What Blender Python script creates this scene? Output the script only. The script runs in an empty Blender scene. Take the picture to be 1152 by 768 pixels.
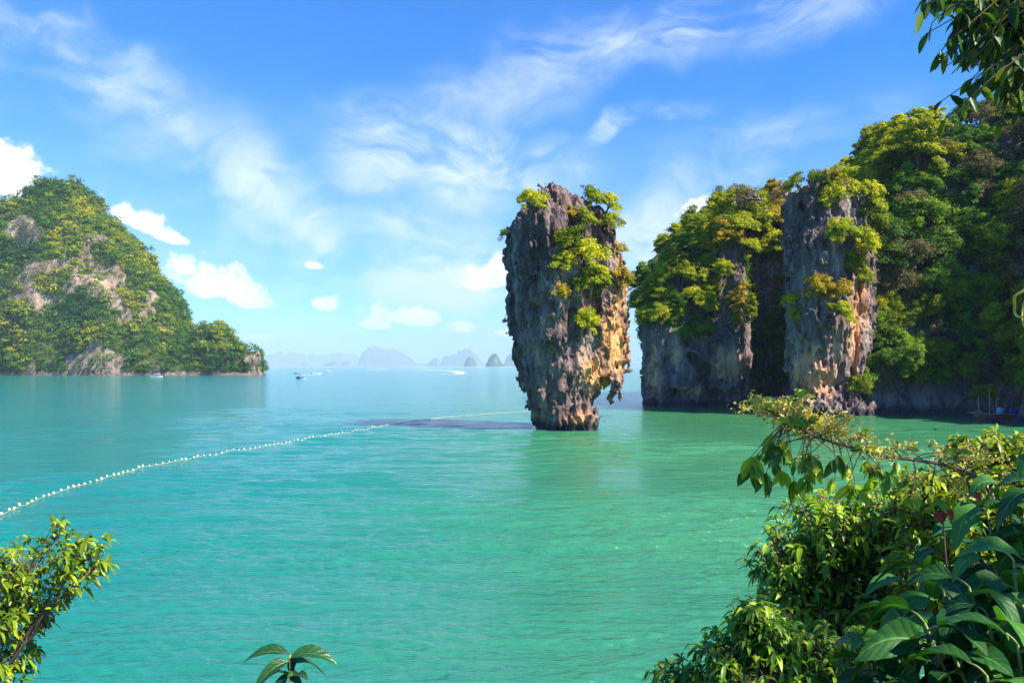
import bpy, math, random
import numpy as np
from mathutils import Vector, Matrix
from mathutils.bvhtree import BVHTree

# ------------------------------------------------------------------ camera, sky, sun, exposure
S = bpy.context.scene
COL = S.collection
F_PX, HOR, EYE = 900.0, 411.0, 5.4          # focal length in photo pixels, horizon row, eye height (m)

cam_d = bpy.data.cameras.new('camera')
cam_d.sensor_width = 36.0
cam_d.lens = F_PX / 1152 * 36.0
cam_d.shift_y = (HOR - 384) / 1152
cam_d.clip_start = 0.05
cam_d.clip_end = 60000
cam = bpy.data.objects.new('camera', cam_d)
COL.objects.link(cam)
cam.location = (0, 0, EYE)
cam.rotation_euler = (math.radians(90), 0, 0)
S.camera = cam

SUN_EL, SUN_AZ = math.radians(46), math.radians(119)     # azimuth clockwise from +Y
SUN_DIR = Vector((math.cos(SUN_EL) * math.sin(SUN_AZ), math.cos(SUN_EL) * math.cos(SUN_AZ), math.sin(SUN_EL)))
sun_d = bpy.data.lights.new('sun', 'SUN')
sun_d.energy = 5.0
sun_d.angle = math.radians(0.5)
sun_d.color = (1.0, 0.92, 0.78)
sun = bpy.data.objects.new('sun', sun_d)
COL.objects.link(sun)
sun.rotation_euler = SUN_DIR.to_track_quat('Z', 'Y').to_euler()

S.view_settings.view_transform = 'Standard'
S.view_settings.look = 'None'
S.view_settings.exposure = 1.25
S.view_settings.gamma = 1.0
S.cycles.max_bounces = 6
S.cycles.diffuse_bounces = 3
S.cycles.glossy_bounces = 3
S.cycles.transmission_bounces = 4
S.cycles.transparent_max_bounces = 4
S.cycles.volume_bounces = 0
S.cycles.sample_clamp_direct = 10.0
S.cycles.sample_clamp_indirect = 5.0
S.cycles.use_denoising = True
try:
    S.cycles.denoiser = 'OPENIMAGEDENOISE'
except Exception:
    pass


class NT:
    """small helper that writes node maths as expressions"""
    def __init__(self, tree):
        self.t = tree; self.n = tree.nodes; self.l = tree.links
    def node(self, typ, **kw):
        nd = self.n.new(typ)
        for k, v in kw.items():
            setattr(nd, k, v)
        return nd
    def put(self, sock, v):
        if isinstance(v, X): v = v.s
        if hasattr(v, 'is_linked') or isinstance(v, bpy.types.NodeSocket):
            self.l.new(v, sock)
        else:
            if sock.type == 'RGBA' and hasattr(v, '__len__') and len(v) == 3: v = (*v, 1.0)
            sock.default_value = v
    def m(self, op, a, b=None, c=None, clamp=False):
        nd = self.node('ShaderNodeMath', operation=op, use_clamp=clamp)
        for i, v in enumerate((a, b, c)):
            if v is not None: self.put(nd.inputs[i], v)
        return X(self, nd.outputs[0])
    def ss(self, v, lo, hi, o0=0.0, o1=1.0):
        nd = self.node('ShaderNodeMapRange', interpolation_type='SMOOTHSTEP')
        for k, q in zip(('Value', 'From Min', 'From Max', 'To Min', 'To Max'), (v, lo, hi, o0, o1)):
            self.put(nd.inputs[k], q)
        return X(self, nd.outputs[0])
    def mix(self, f, a, b, blend='MIX'):
        nd = self.node('ShaderNodeMix', data_type='RGBA', blend_type=blend)
        self.put(nd.inputs[0], f); self.put(nd.inputs[6], a); self.put(nd.inputs[7], b)
        return X(self, nd.outputs[2])
    def noise(self, vec, scale, detail=4.0, rough=0.55, dist=0.0, out=0):
        nd = self.node('ShaderNodeTexNoise')
        self.put(nd.inputs['Vector'], vec)
        nd.inputs['Scale'].default_value = scale; nd.inputs['Detail'].default_value = detail
        nd.inputs['Roughness'].default_value = rough; nd.inputs['Distortion'].default_value = dist
        return X(self, nd.outputs[out])
    def mapping(self, vec, scale=(1, 1, 1), rot=(0, 0, 0), loc=(0, 0, 0)):
        nd = self.node('ShaderNodeMapping')
        self.put(nd.inputs['Vector'], vec)
        nd.inputs['Scale'].default_value = scale; nd.inputs['Rotation'].default_value = rot
        nd.inputs['Location'].default_value = loc
        return X(self, nd.outputs[0])
    def attr(self, name):
        nd = self.node('ShaderNodeAttribute', attribute_name=name)
        return X(self, nd.outputs['Fac'])
    def ramp(self, fac, stops):
        nd = self.node('ShaderNodeValToRGB')
        el = nd.color_ramp.elements
        while len(el) < len(stops): el.new(0.5)
        for e, (p, c) in zip(el, stops):
            e.position = p; e.color = (*c, 1)
        self.put(nd.inputs[0], fac)
        return X(self, nd.outputs[0])
    def combine(self, x, y, z):
        nd = self.node('ShaderNodeCombineXYZ')
        for i, v in enumerate((x, y, z)): self.put(nd.inputs[i], v)
        return X(self, nd.outputs[0])
    def sep(self, v):
        nd = self.node('ShaderNodeSeparateXYZ'); self.put(nd.inputs[0], v)
        return [X(self, o) for o in nd.outputs]


class X:
    def __init__(self, nt, s): self.nt = nt; self.s = s
    def __add__(self, o): return self.nt.m('ADD', self, o)
    __radd__ = __add__
    def __sub__(self, o): return self.nt.m('SUBTRACT', self, o)
    def __rsub__(self, o): return self.nt.m('SUBTRACT', o, self)
    def __mul__(self, o): return self.nt.m('MULTIPLY', self, o)
    __rmul__ = __mul__
    def __truediv__(self, o): return self.nt.m('DIVIDE', self, o)
    def max(self, o): return self.nt.m('MAXIMUM', self, o)
    def min(self, o): return self.nt.m('MINIMUM', self, o)


def pxdir(px, py):
    """azimuth and elevation (degrees) of a direction named by a photo pixel"""
    return (math.degrees(math.atan2(px - 576, F_PX)),
            math.degrees(math.atan2(HOR - py, math.hypot(F_PX, px - 576))))


def build_sky():
    w = bpy.data.worlds.new('World'); S.world = w; w.use_nodes = True
    t = NT(w.node_tree); t.n.clear()
    sky = t.node('ShaderNodeTexSky', sky_type='NISHITA')
    sky.sun_disc = False; sky.sun_elevation = SUN_EL; sky.sun_rotation = SUN_AZ
    sky.air_density = 1.0; sky.dust_density = 0.2; sky.ozone_density = 4.0
    hs = t.node('ShaderNodeHueSaturation'); hs.inputs['Saturation'].default_value = 2.0
    hs.inputs['Value'].default_value = 1.0; hs.inputs['Hue'].default_value = 0.495
    t.l.new(sky.outputs[0], hs.inputs['Color'])
    D = X(t, t.node('ShaderNodeTexCoord').outputs['Generated'])
    dx, dy, dz = t.sep(D)
    az = t.m('ARCTAN2', dx, dy) * 57.29578
    el = t.m('ARCSINE', dz) * 57.29578
    blue = t.mix(1.0, hs.outputs[0], (.17, 1.14, 1.66), 'MULTIPLY')
    # --- cirrus: layer seen in perspective, noise stretched along the wind
    k = t.m('MAXIMUM', dz, 0.0) + 0.12
    pl = t.combine(dx / k, dy / k, 0.0)
    warp = t.noise(pl, 0.9, 3.0, out=1)
    wv = t.node('ShaderNodeVectorMath', operation='MULTIPLY_ADD')
    t.put(wv.inputs[0], warp); wv.inputs[1].default_value = (0.55, 0.55, 0); t.put(wv.inputs[2], pl)
    wp = X(t, wv.outputs[0])
    rad = t.combine(az * .01745, el * .01745, 0.0)
    rw = t.node('ShaderNodeVectorMath', operation='MULTIPLY_ADD')
    t.put(rw.inputs[0], t.noise(rad, 3.2, 4.0, .55, out=1)); rw.inputs[1].default_value = (.34, .22, 0); t.put(rw.inputs[2], rad)
    rp = X(t, rw.outputs[0])
    ci1 = t.noise(t.mapping(rp, (4.0, 9.5, 1), (0, 0, math.radians(20))), 1.0, 10.0, 0.60, .5)
    ci2 = t.noise(t.mapping(rp, (7.0, 17.0, 1), (0, 0, math.radians(-14))), 1.0, 9.0, 0.60, .6)
    ci3 = t.noise(pl, 0.55, 3.0, 0.5)
    warp2 = t.noise(D, 5.0, 4.0, 0.55)
    warp3 = t.noise(t.mapping(D, loc=(3.1, 1.7, 4.2)), 5.0, 4.0, 0.55)
    azw = az + (warp2 - 0.5) * 14.0
    elw = el + (warp3 - 0.5) * 9.0

    def blob(A, E, cx, cy, rx, ry, rot, below=1.0):
        a0, e0 = pxdir(cx, cy)
        sx, sy = rx / 900 * 57.3, ry / 900 * 57.3
        c, s = math.cos(math.radians(rot)), math.sin(math.radians(rot))
        u = A - a0; v = E - e0
        p = (u * c + v * s) / sx
        q = (v * c - u * s) / sy
        if below != 1.0:
            q = q.max(q * -below)
        d = t.m('SQRT', p * p + q * q)
        return 1.0 - d, q
    streaks = [(490, 172, 150, 46, -12, 1.0), (590, 190, 90, 30, -10, .7), (60, 70, 150, 42, -22, .8), (110, 110, 120, 30, -28, .75), (20, 45, 70, 40, 0, .6),
               (760, 40, 260, 34, 12, .75), (600, 95, 170, 45, 14, .55), (700, 155, 90, 14, 14, .7), (300, 215, 110, 60, -30, .75),
               (850, 270, 150, 30, 14, .75), (790, 225, 120, 40, 22, .6), (760, 300, 160, 50, 20, .8),
               (540, 300, 100, 46, 8, .95), (470, 250, 120, 40, -12, .6), (740, 262, 70, 40, 24, .8), (330, 250, 90, 36, -24, .6), (880, 160, 120, 40, 10, .5), (450, 300, 170, 55, 6, .5), (200, 170, 200, 70, -20, .35)]
    cm = None
    for cx, cy, rx, ry, rot, wgt in streaks:
        b, _ = blob(azw, elw, cx, cy, rx * 1.25, ry * 1.35, rot)
        b = t.ss(b, 0.0, 0.9) * wgt
        cm = b if cm is None else cm.max(b)
    fib = t.noise(t.mapping(rp, (16.0, 42.0, 1), (0, 0, math.radians(14))), 1.0, 8.0, 0.65)
    wisps = t.ss(ci1 * 0.50 + ci2 * 0.32 + fib * .18, 0.40, 0.62)
    veil = t.ss(ci3 * 0.5 + ci1 * 0.5, 0.44, 0.74) * 0.34
    low = t.ss(el, 20.0, 1.0) * 0.66
    cirrus = t.m('MINIMUM', cm * (wisps * 0.92 + 0.06) + veil * .12 + low * (wisps * 0.4 + 0.35), 0.88)
    # --- cumulus: puffs with flat bases
    puffs = [(-5, 200, 42, 34, -8), (18, 200, 26, 20, 0), (150, 246, 40, 17, -22), (190, 268, 24, 9, -12), (232, 318, 46, 30, -10), (272, 334, 44, 19, -14), (210, 306, 24, 20, 0),
             (362, 344, 20, 15, -10), (354, 299, 13, 7, 0), (452, 358, 50, 15, -5), (425, 366, 24, 9, 0), (518, 369, 24, 9, 0), (545, 314, 52, 26, 10), (568, 376, 20, 7, 0),
             (372, 386, 14, 5, 0), (296, 380, 20, 5, 0), (790, 236, 36, 13, 12)]
    cu = None; hq = None
    for i, (cx, cy, rx, ry, rot) in enumerate(puffs):
        b, q = blob(az, el, cx, cy, rx, ry, rot, 1.7)
        cu = b if cu is None else cu.max(b)
        hq = (t.ss(b, -0.2, 0.4) * q) if hq is None else hq + t.ss(b, -0.2, 0.4) * q
    pn = t.noise(D, 26.0, 7.0, 0.58)
    pn2 = t.noise(D, 9.0, 3.0, 0.5)
    pn3 = t.noise(D, 80.0, 5.0, 0.6)
    field = cu + (pn - 0.5) * 2.1 + (pn2 - 0.5) * 0.8 + (pn3 - .5) * .6
    cum = t.ss(field, 0.0, 0.40)
    puff = t.noise(D, 34.0, 5.0, 0.55)
    shade = t.ss(puff * 1.2 + hq * 0.35 + field * 0.5, 0.1, 1.25)
    cucol = t.mix(shade, (4.9, 5.7, 7.2), (9.8, 9.4, 9.0))
    c1 = t.mix(cirrus, blue, (6.4, 7.2, 8.2))
    c2 = t.mix(cum, c1, cucol)
    bg = t.node('ShaderNodeBackground'); bg.inputs['Strength'].default_value = SKY_STRENGTH
    t.put(bg.inputs['Color'], c2)
    out = t.node('ShaderNodeOutputWorld'); t.l.new(bg.outputs[0], out.inputs['Surface'])
    w.cycles.sampling_method = 'MANUAL'
    w.cycles.sample_map_resolution = 512


SKY_STRENGTH = 0.065
build_sky()


# ------------------------------------------------------------------ tools
def W(px, py, Y):
    return np.array(((px - 576) / F_PX * Y, Y, EYE + (HOR - py) / F_PX * Y))


_pr = np.random.RandomState(7)
PERM = np.concatenate([_pr.permutation(256)] * 2).astype(np.int32)
_g = _pr.normal(size=(256, 3)); GRAD = (_g / np.linalg.norm(_g, axis=1)[:, None]).astype(np.float32)


def perlin(P, seed=0):
    P = np.asarray(P, np.float32) + np.float32(seed * 17.31)
    i = np.floor(P).astype(np.int32); f = P - i
    u = f * f * f * (f * (f * 6 - 15) + 10)
    i &= 255
    r = 0
    for a in (0, 1):
        A = PERM[(i[:, 0] + a) & 255]
        wx = u[:, 0] if a else 1 - u[:, 0]
        for b in (0, 1):
            B = PERM[(A + i[:, 1] + b) & 255]
            wy = u[:, 1] if b else 1 - u[:, 1]
            for c in (0, 1):
                g = GRAD[PERM[(B + i[:, 2] + c) & 255]]
                wz = u[:, 2] if c else 1 - u[:, 2]
                r = r + wx * wy * wz * (g[:, 0] * (f[:, 0] - a) + g[:, 1] * (f[:, 1] - b) + g[:, 2] * (f[:, 2] - c))
    return r * 1.5


def fbm(P, o=4, seed=0, gain=.5):
    P = np.asarray(P, np.float32); r = 0; a = 1.0
    for k in range(o):
        r = r + a * perlin(P, seed + k * 3); P = P * 2.03; a *= gain
    return r


def ridged(P, o=3, seed=0, gain=.5):
    P = np.asarray(P, np.float32); r = 0; a = 1.0
    for k in range(o):
        r = r + a * (1 - 2 * np.abs(perlin(P, seed + k * 3))); P = P * 2.03; a *= gain
    return r


def sstep(x, a, b):
    t = np.clip((x - a) / (b - a), 0, 1); return t * t * (3 - 2 * t)


def surface_nets(F, lo, res):
    nx, ny, nz = F.shape
    ins = F < 0
    c = np.zeros((nx - 1, ny - 1, nz - 1), np.int8)
    for a in (0, 1):
        for b in (0, 1):
            for d in (0, 1):
                c += ins[a:nx - 1 + a, b:ny - 1 + b, d:nz - 1 + d]
    act = (c > 0) & (c < 8)
    I = np.argwhere(act)
    idx = -np.ones(act.shape, np.int64); idx[act] = np.arange(len(I))
    acc = np.zeros((len(I), 3)); cnt = np.zeros(len(I))
    cor = [(a, b, d) for a in (0, 1) for b in (0, 1) for d in (0, 1)]
    val = {k: F[I[:, 0] + k[0], I[:, 1] + k[1], I[:, 2] + k[2]] for k in cor}
    for k in cor:
        for ax in range(3):
            if k[ax] == 0:
                k2 = list(k); k2[ax] = 1; k2 = tuple(k2)
                f0, f1 = val[k], val[k2]
                mth = (f0 < 0) != (f1 < 0)
                t = np.where(mth, f0 / np.where(mth, f0 - f1, 1), 0)
                p = np.tile(np.array(k, float), (len(I), 1)); p[:, ax] = t
                acc += p * mth[:, None]; cnt += mth
    V = (I + acc / np.maximum(cnt, 1)[:, None]) * res + np.array(lo)
    Q = []
    for ax in range(3):
        s0 = [slice(None)] * 3; s1 = [slice(None)] * 3
        s0[ax] = slice(0, -1); s1[ax] = slice(1, None)
        ch = ins[tuple(s0)] != ins[tuple(s1)]
        u, v = [(1, 2), (2, 0), (0, 1)][ax]
        E = np.argwhere(ch)
        ok = (E[:, u] > 0) & (E[:, v] > 0)
        lim = np.array(F.shape) - 1
        ok &= (E[:, u] < lim[u]) & (E[:, v] < lim[v])
        E = E[ok]
        q = []
        for du, dv in ((1, 1), (0, 1), (0, 0), (1, 0)):
            e = E.copy(); e[:, u] -= du; e[:, v] -= dv
            q.append(idx[e[:, 0], e[:, 1], e[:, 2]])
        q = np.stack(q, 1)
        flip = ~ins[E[:, 0], E[:, 1], E[:, 2]]
        q[flip] = q[flip][:, ::-1]
        Q.append(q)
    Q = np.concatenate(Q); Q = Q[(Q >= 0).all(1)]
    return V, Q


def rock(base, disp, lo, hi, res, band):
    n = [int((h - l) / res) + 1 for l, h in zip(lo, hi)]
    g = [np.arange(k, dtype=np.float32) * res + l for k, l in zip(n, lo)]
    P = np.stack(np.meshgrid(*g, indexing='ij'), -1).reshape(-1, 3)
    f = base(P).astype(np.float32)
    m = np.abs(f) < band
    f[m] += disp(P[m])
    return surface_nets(f.reshape(n), lo, res)


def mesh_data(name, V, F, mat, tint=None, uv=None, smooth=True, attrs=None):
    V = np.asarray(V, np.float32); F = np.asarray(F, np.int32)
    me = bpy.data.meshes.new(name)
    me.vertices.add(len(V)); me.vertices.foreach_set('co', V.ravel())
    k = F.shape[1]
    me.loops.add(F.size); me.loops.foreach_set('vertex_index', F.ravel())
    me.polygons.add(len(F)); me.polygons.foreach_set('loop_start', np.arange(len(F), dtype=np.int32) * k)
    me.polygons.foreach_set('use_smooth', np.full(len(F), smooth))
    at = dict(attrs or {})
    if tint is not None: at['tint'] = tint
    for an, av in at.items():
        a = me.attributes.new(an, 'FLOAT', 'POINT'); a.data.foreach_set('value', np.asarray(av, np.float32))
    if uv is not None:
        a = me.attributes.new('leafuv', 'FLOAT_VECTOR', 'POINT')
        a.data.foreach_set('vector', np.asarray(uv, np.float32).ravel())
    me.materials.append(mat)
    me.update(calc_edges=True)
    me.validate()
    return me


def link(name, me, parent=None, loc=None):
    o = bpy.data.objects.new(name, me); COL.objects.link(o)
    if parent: o.parent = parent
    if loc is not None: o.location = loc
    return o


def obj(name, V, F, mat, parent=None, **kw):
    return link(name, mesh_data(name, V, F, mat, **kw), parent)


def tag(o, label=None, cat=None, group=None, kind=None):
    if label: o['label'] = label
    if cat: o['category'] = cat
    if group: o['group'] = group
    if kind: o['kind'] = kind
    return o


def empty(name, loc, label, cat, group=None):
    o = bpy.data.objects.new(name, None); COL.objects.link(o)
    o.location = tuple(float(v) for v in loc); o.empty_display_size = 0.2
    return tag(o, label, cat, group)


class MB:
    """collects quads into one mesh"""
    def __init__(self): self.V = []; self.F = []; self.T = []; self.U = []; self.n = 0
    def add(self, V, F, tint=None, uv=None):
        V = np.asarray(V, float); self.V.append(V); self.F.append(np.asarray(F, int) + self.n); self.n += len(V)
        self.T.append(np.zeros(len(V)) + (0.5 if tint is None else tint))
        self.U.append(np.zeros((len(V), 3)) if uv is None else uv)
    def box(self, c, s, rot=0.0):
        x, y, z = np.array(s) / 2
        V = np.array([(a * x, b * y, d * z) for a in (-1, 1) for b in (-1, 1) for d in (-1, 1)])
        cr, sr = math.cos(rot), math.sin(rot)
        V = np.stack((V[:, 0] * cr - V[:, 1] * sr, V[:, 0] * sr + V[:, 1] * cr, V[:, 2]), 1) + np.array(c)
        self.add(V, [(0, 1, 3, 2), (4, 6, 7, 5), (0, 4, 5, 1), (2, 3, 7, 6), (0, 2, 6, 4), (1, 5, 7, 3)])
    def tube(self, pts, rad, n=6):
        V, F = tube(pts, rad, n); self.add(V, F)
    def build(self, name, mat, parent=None, uv=False, smooth=True, shift=None):
        V = np.concatenate(self.V)
        if shift is not None: V = V - np.array(shift)
        return obj(name, V, np.concatenate(self.F), mat, parent, tint=np.concatenate(self.T),
                   uv=np.concatenate(self.U) if uv else None, smooth=smooth)


def tube(pts, rad, n=6):
    pts = np.asarray(pts, float); m = len(pts)
    rad = np.broadcast_to(np.asarray(rad, float), (m,)) if np.ndim(rad) else np.full(m, rad)
    tg = np.gradient(pts, axis=0); tg /= np.linalg.norm(tg, axis=1)[:, None] + 1e-9
    ref = np.array((0, 0, 1.0)) if abs(tg[:, 2]).mean() < .8 else np.array((1.0, 0, 0))
    a = np.cross(tg, ref); a /= np.linalg.norm(a, axis=1)[:, None] + 1e-9
    b = np.cross(tg, a)
    th = np.arange(n) / n * 2 * np.pi
    V = pts[:, None] + rad[:, None, None] * (np.cos(th)[None, :, None] * a[:, None] + np.sin(th)[None, :, None] * b[:, None])
    V = V.reshape(-1, 3)
    i = np.arange(m - 1)[:, None] * n; j = np.arange(n)[None]; j2 = (j + 1) % n
    F = np.stack([i + j, i + j2, i + n + j2, i + n + j], -1).reshape(-1, 4)
    V = np.concatenate([V, pts[:1], pts[-1:]])                     # end caps as thin quads
    e0, e1 = m * n, m * n + 1; b1 = (m - 1) * n
    caps = [(k, e0, (k + 2) % n, (k + 1) % n) for k in range(0, n - 1, 2)] + [(b1 + k, b1 + k + 1, b1 + (k + 2) % n, e1) for k in range(0, n - 1, 2)]
    return V, np.concatenate([F, np.array(caps)])


def bez(a, b, sag, n=7, rng=None, jit=0.0):
    a = np.array(a, float); b = np.array(b, float); mid = (a + b) / 2 + np.array(sag, float)
    t = np.linspace(0, 1, n)[:, None]
    p = (1 - t) ** 2 * a + 2 * t * (1 - t) * mid + t ** 2 * b
    if rng is not None and jit: p[1:-1] += rng.normal(size=(n - 2, 3)) * jit
    return p


def unit(v): return v / (np.linalg.norm(v, axis=-1, keepdims=True) + 1e-9)


def leaf_quads(P, N, L, Wd, rng):
    n = len(P)
    t = unit(np.cross(N, rng.normal(size=(n, 3)))); b = unit(np.cross(N, t))
    L = L[:, None]; Wd = Wd[:, None]
    c = P + N * L * 0.10
    V = np.stack([P - t * L / 2, c - b * Wd / 2, P + t * L / 2, c + b * Wd / 2], 1).reshape(-1, 3)
    return V, np.arange(4 * n).reshape(n, 4)


def leaf_fine(P, D, N, L, Wd, droop, fold=.22, st=5, rng=None):
    """curved leaves with a folded midrib; returns V, F, uv"""
    n = len(P); D = unit(D); B = unit(np.cross(D, N)); N = np.cross(B, D)
    s = np.linspace(0, 1, st)
    prof = np.array([.10, .82, 1.0, .70, .02]) if st == 5 else np.interp(s, [0, .06, .2, .42, .65, .85, .95, 1], [.05, .3, .78, 1, .86, .48, .2, .01])
    L = L[:, None, None]; Wd = Wd[:, None, None]; droop = np.asarray(droop).reshape(-1, 1, 1)
    cz = P[:, None] + D[:, None] * L * s[None, :, None] * (1 - .18 * np.abs(droop) * s[None, :, None]) + np.array((0, 0, -1.0)) * L * droop * (s ** 2)[None, :, None]
    out = []; uvs = []
    cols = (-1, 0, 1) if st == 5 else (-1, -.5, 0, .5, 1)
    for side in cols:
        v = cz + B[:, None] * side * Wd / 2 * prof[None, :, None] + N[:, None] * (abs(side) ** 1.3) * fold * Wd * prof[None, :, None]
        if st > 5 and rng is not None:
            v = v + N[:, None] * np.sin(s * 19 + side)[None, :, None] * abs(side) * .025 * Wd
        out.append(v); uvs.append(np.broadcast_to(np.stack([s, np.full(st, side), np.zeros(st)], -1)[None], (n, st, 3)))
    V = np.stack(out, 2); U = np.stack(uvs, 2)                      # n, st, k, 3
    k = len(cols)
    base = np.arange(n)[:, None, None] * st * k
    i = np.arange(st - 1)[None, :, None] * k; j = np.arange(k - 1)[None, None]
    q = base + i + j
    F = np.stack([q, q + 1, q + k + 1, q + k], -1).reshape(-1, 4)
    return V.reshape(-1, 3), F, U.reshape(-1, 3)


# ------------------------------------------------------------------ materials
def material(name):
    m = bpy.data.materials.new(name); m.use_nodes = True
    t = NT(m.node_tree)
    return m, t, t.n['Principled BSDF'], t.n['Material Output']


def bump(t, b, height, strength, dist):
    nd = t.node('ShaderNodeBump'); nd.inputs['Strength'].default_value = strength; nd.inputs['Distance'].default_value = dist
    t.put(nd.inputs['Height'], height); t.l.new(nd.outputs[0], b.inputs['Normal'])


def mat_rock(name, dark, mid, light, scale=1.0, stain=(.55, .30, .10), bumpd=.25):
    m, t, b, o = material(name)
    co = X(t, t.node('ShaderNodeTexCoord').outputs['Object'])
    n1 = t.noise(t.mapping(co, (.22 * scale,) * 3), 1.0, 6, .6)
    st = t.noise(t.mapping(co, (.9 * scale, .9 * scale, .09 * scale)), 1.0, 6, .62, .6)
    sp = t.noise(t.mapping(co, (2.2 * scale, 2.2 * scale, 1.2 * scale)), 1.0, 7, .68)
    col = t.ramp(n1 * .35 + st * .56 + sp * .26, [(.42, dark), (.57, mid), (.74, light)])
    sn = t.attr('stain') + (st - .5) * 1.0 + (sp - .5) * .9
    vg = t.attr('veg') + (sp - .5) * .8
    scol = t.ramp(st * .6 + sp * .4, [(.34, tuple(c * .5 for c in stain)), (.5, stain), (.68, tuple(min(.75, c * 1.25 + .06) for c in stain))])
    col = t.mix(t.ss(sn, .36, .95), col, scol)
    col = t.mix(t.ss(vg, .35, .6), col, t.mix(sp, (.02, .045, .01), (.09, .13, .02)))
    lichen = t.ss(t.noise(t.mapping(co, (.6 * scale, .6 * scale, .35 * scale), loc=(9, 2, 4)), 1.0, 6, .65), .58, .72)
    col = t.mix(lichen * .35, col, tuple(c * 1.5 + .03 for c in mid))
    z = t.sep(co)[2]
    tide = t.ss(z + (sp - .5) * .8, 1.1 / max(scale, .35), .3)
    col = t.mix(tide * t.attr('tide') * .85, col, (.035, .033, .045))
    t.put(b.inputs['Base Color'], col); b.inputs['Roughness'].default_value = .92
    b.inputs['Specular IOR Level'].default_value = .2
    h = t.noise(t.mapping(co, (1.6 * scale, 1.6 * scale, .5 * scale)), 1.0, 8, .7) + sp * .6
    vor = t.node('ShaderNodeTexVoronoi', feature='DISTANCE_TO_EDGE')
    t.put(vor.inputs['Vector'], t.mapping(co, (1.3 * scale, 1.3 * scale, .38 * scale))); vor.inputs['Scale'].default_value = 1.0
    h = h + t.ss(X(t, vor.outputs[0]), 0.0, .12) * (.3 if scale > .5 else .05)
    bump(t, b, h, 1.0, bumpd * 1.3 / scale)
    return m


def mat_leaf(name, cols, trans=.35, rough=.5, veins=False, spec=.4, var=.25, thue=(1.15, 1.1, .5)):
    """cols: three leaf colours picked by the leaf's own tint and the plant's own random"""
    m, t, b, o = material(name)
    ri = X(t, t.node('ShaderNodeObjectInfo').outputs['Random'])
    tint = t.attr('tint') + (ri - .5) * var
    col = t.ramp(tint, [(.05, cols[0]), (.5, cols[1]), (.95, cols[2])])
    if veins:
        a = t.node('ShaderNodeAttribute', attribute_name='leafuv')
        u, v, _ = t.sep(X(t, a.outputs['Vector']))
        av = t.m('ABSOLUTE', v)
        wv = t.m('SINE', (u - av * .26) * 40.0)
        vein = t.ss(wv, .90, 1.0) * .35
        mid = t.ss(av, .09, .03)
        f = t.m('MAXIMUM', vein, mid)
        col = t.mix(f * .55, col, tuple(min(1, c * 1.9 + .02) for c in cols[2]))
        co = X(t, t.node('ShaderNodeTexCoord').outputs['Object'])
        blotch = t.noise(co, 14.0, 4, .6)
        col = t.mix(t.ss(blotch, .52, .75) * .4, col, cols[0])
        bump(t, b, t.m('SINE', (u - av * .26) * 40.0) * -.3 + mid * -.6 + t.noise(co, 55.0, 3, .6) * .8, .45, .004)
    t.put(b.inputs['Base Color'], col); b.inputs['Roughness'].default_value = rough
    b.inputs['Specular IOR Level'].default_value = spec
    tr = t.node('ShaderNodeBsdfTranslucent')
    t.put(tr.inputs['Color'], t.mix(1.0, col, thue, 'MULTIPLY'))
    mx = t.node('ShaderNodeMixShader'); mx.inputs[0].default_value = trans
    t.l.new(b.outputs[0], mx.inputs[1]); t.l.new(tr.outputs[0], mx.inputs[2]); t.l.new(mx.outputs[0], o.inputs['Surface'])
    return m


def mat_plain(name, c, rough=.6, metal=0.0, noise=.15, scale=8.0, spec=.5):
    m, t, b, o = material(name)
    co = X(t, t.node('ShaderNodeTexCoord').outputs['Object'])
    n = t.noise(co, scale, 5, .6)
    t.put(b.inputs['Base Color'], t.mix(n, tuple(v * (1 - noise) for v in c), tuple(min(1, v * (1 + noise)) for v in c)))
    b.inputs['Roughness'].default_value = rough; b.inputs['Metallic'].default_value = metal
    b.inputs['Specular IOR Level'].default_value = spec
    bump(t, b, n, .25, .02)
    return m


M = {}
M['stack'] = mat_rock('stack_limestone', (.030, .020, .025), (.155, .102, .094), (.46, .35, .29), 1.0, (.70, .35, .13))
M['cliff'] = mat_rock('cliff_limestone', (.036, .028, .032), (.165, .12, .115), (.44, .36, .31), .8, (.70, .36, .20))
M['hillrock'] = mat_rock('hill_limestone', (.055, .040, .034), (.23, .165, .13), (.50, .39, .31), .22, (.50, .34, .22), .3)
M['soil'] = mat_plain('leaf_litter_soil', (.07, .05, .025), .95, noise=.5, scale=2.5)
M['bark'] = mat_plain('grey_brown_bark', (.13, .09, .06), .9, noise=.45, scale=9)
M['twig'] = mat_plain('reddish_twig', (.16, .075, .05), .7, noise=.35, scale=20)
M['stem'] = mat_plain('green_stem', (.20, .24, .04), .55, noise=.3, scale=14)
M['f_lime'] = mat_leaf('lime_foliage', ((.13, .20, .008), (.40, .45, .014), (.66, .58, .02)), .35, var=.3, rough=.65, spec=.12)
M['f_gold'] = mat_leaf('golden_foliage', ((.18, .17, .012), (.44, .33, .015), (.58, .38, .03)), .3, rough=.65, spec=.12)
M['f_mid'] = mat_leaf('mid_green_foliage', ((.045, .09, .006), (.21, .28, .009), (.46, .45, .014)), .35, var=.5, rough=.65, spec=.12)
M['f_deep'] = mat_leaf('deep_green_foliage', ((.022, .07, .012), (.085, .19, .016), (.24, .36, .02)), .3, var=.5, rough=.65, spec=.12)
M['f_dry'] = mat_leaf('dry_olive_foliage', ((.07, .065, .03), (.17, .15, .06), (.27, .22, .10)), .25, var=.4, rough=.75, spec=.08)
M['f_hill'] = mat_leaf('hill_forest_foliage', ((.018, .090, .014), (.11, .21, .008), (.48, .42, .018)), .25, var=0, rough=.75, spec=.08)
M['f_bush'] = mat_leaf('bush_leaf', ((.020, .085, .010), (.135, .32, .014), (.52, .64, .03)), .4, .38, veins=False)
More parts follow.
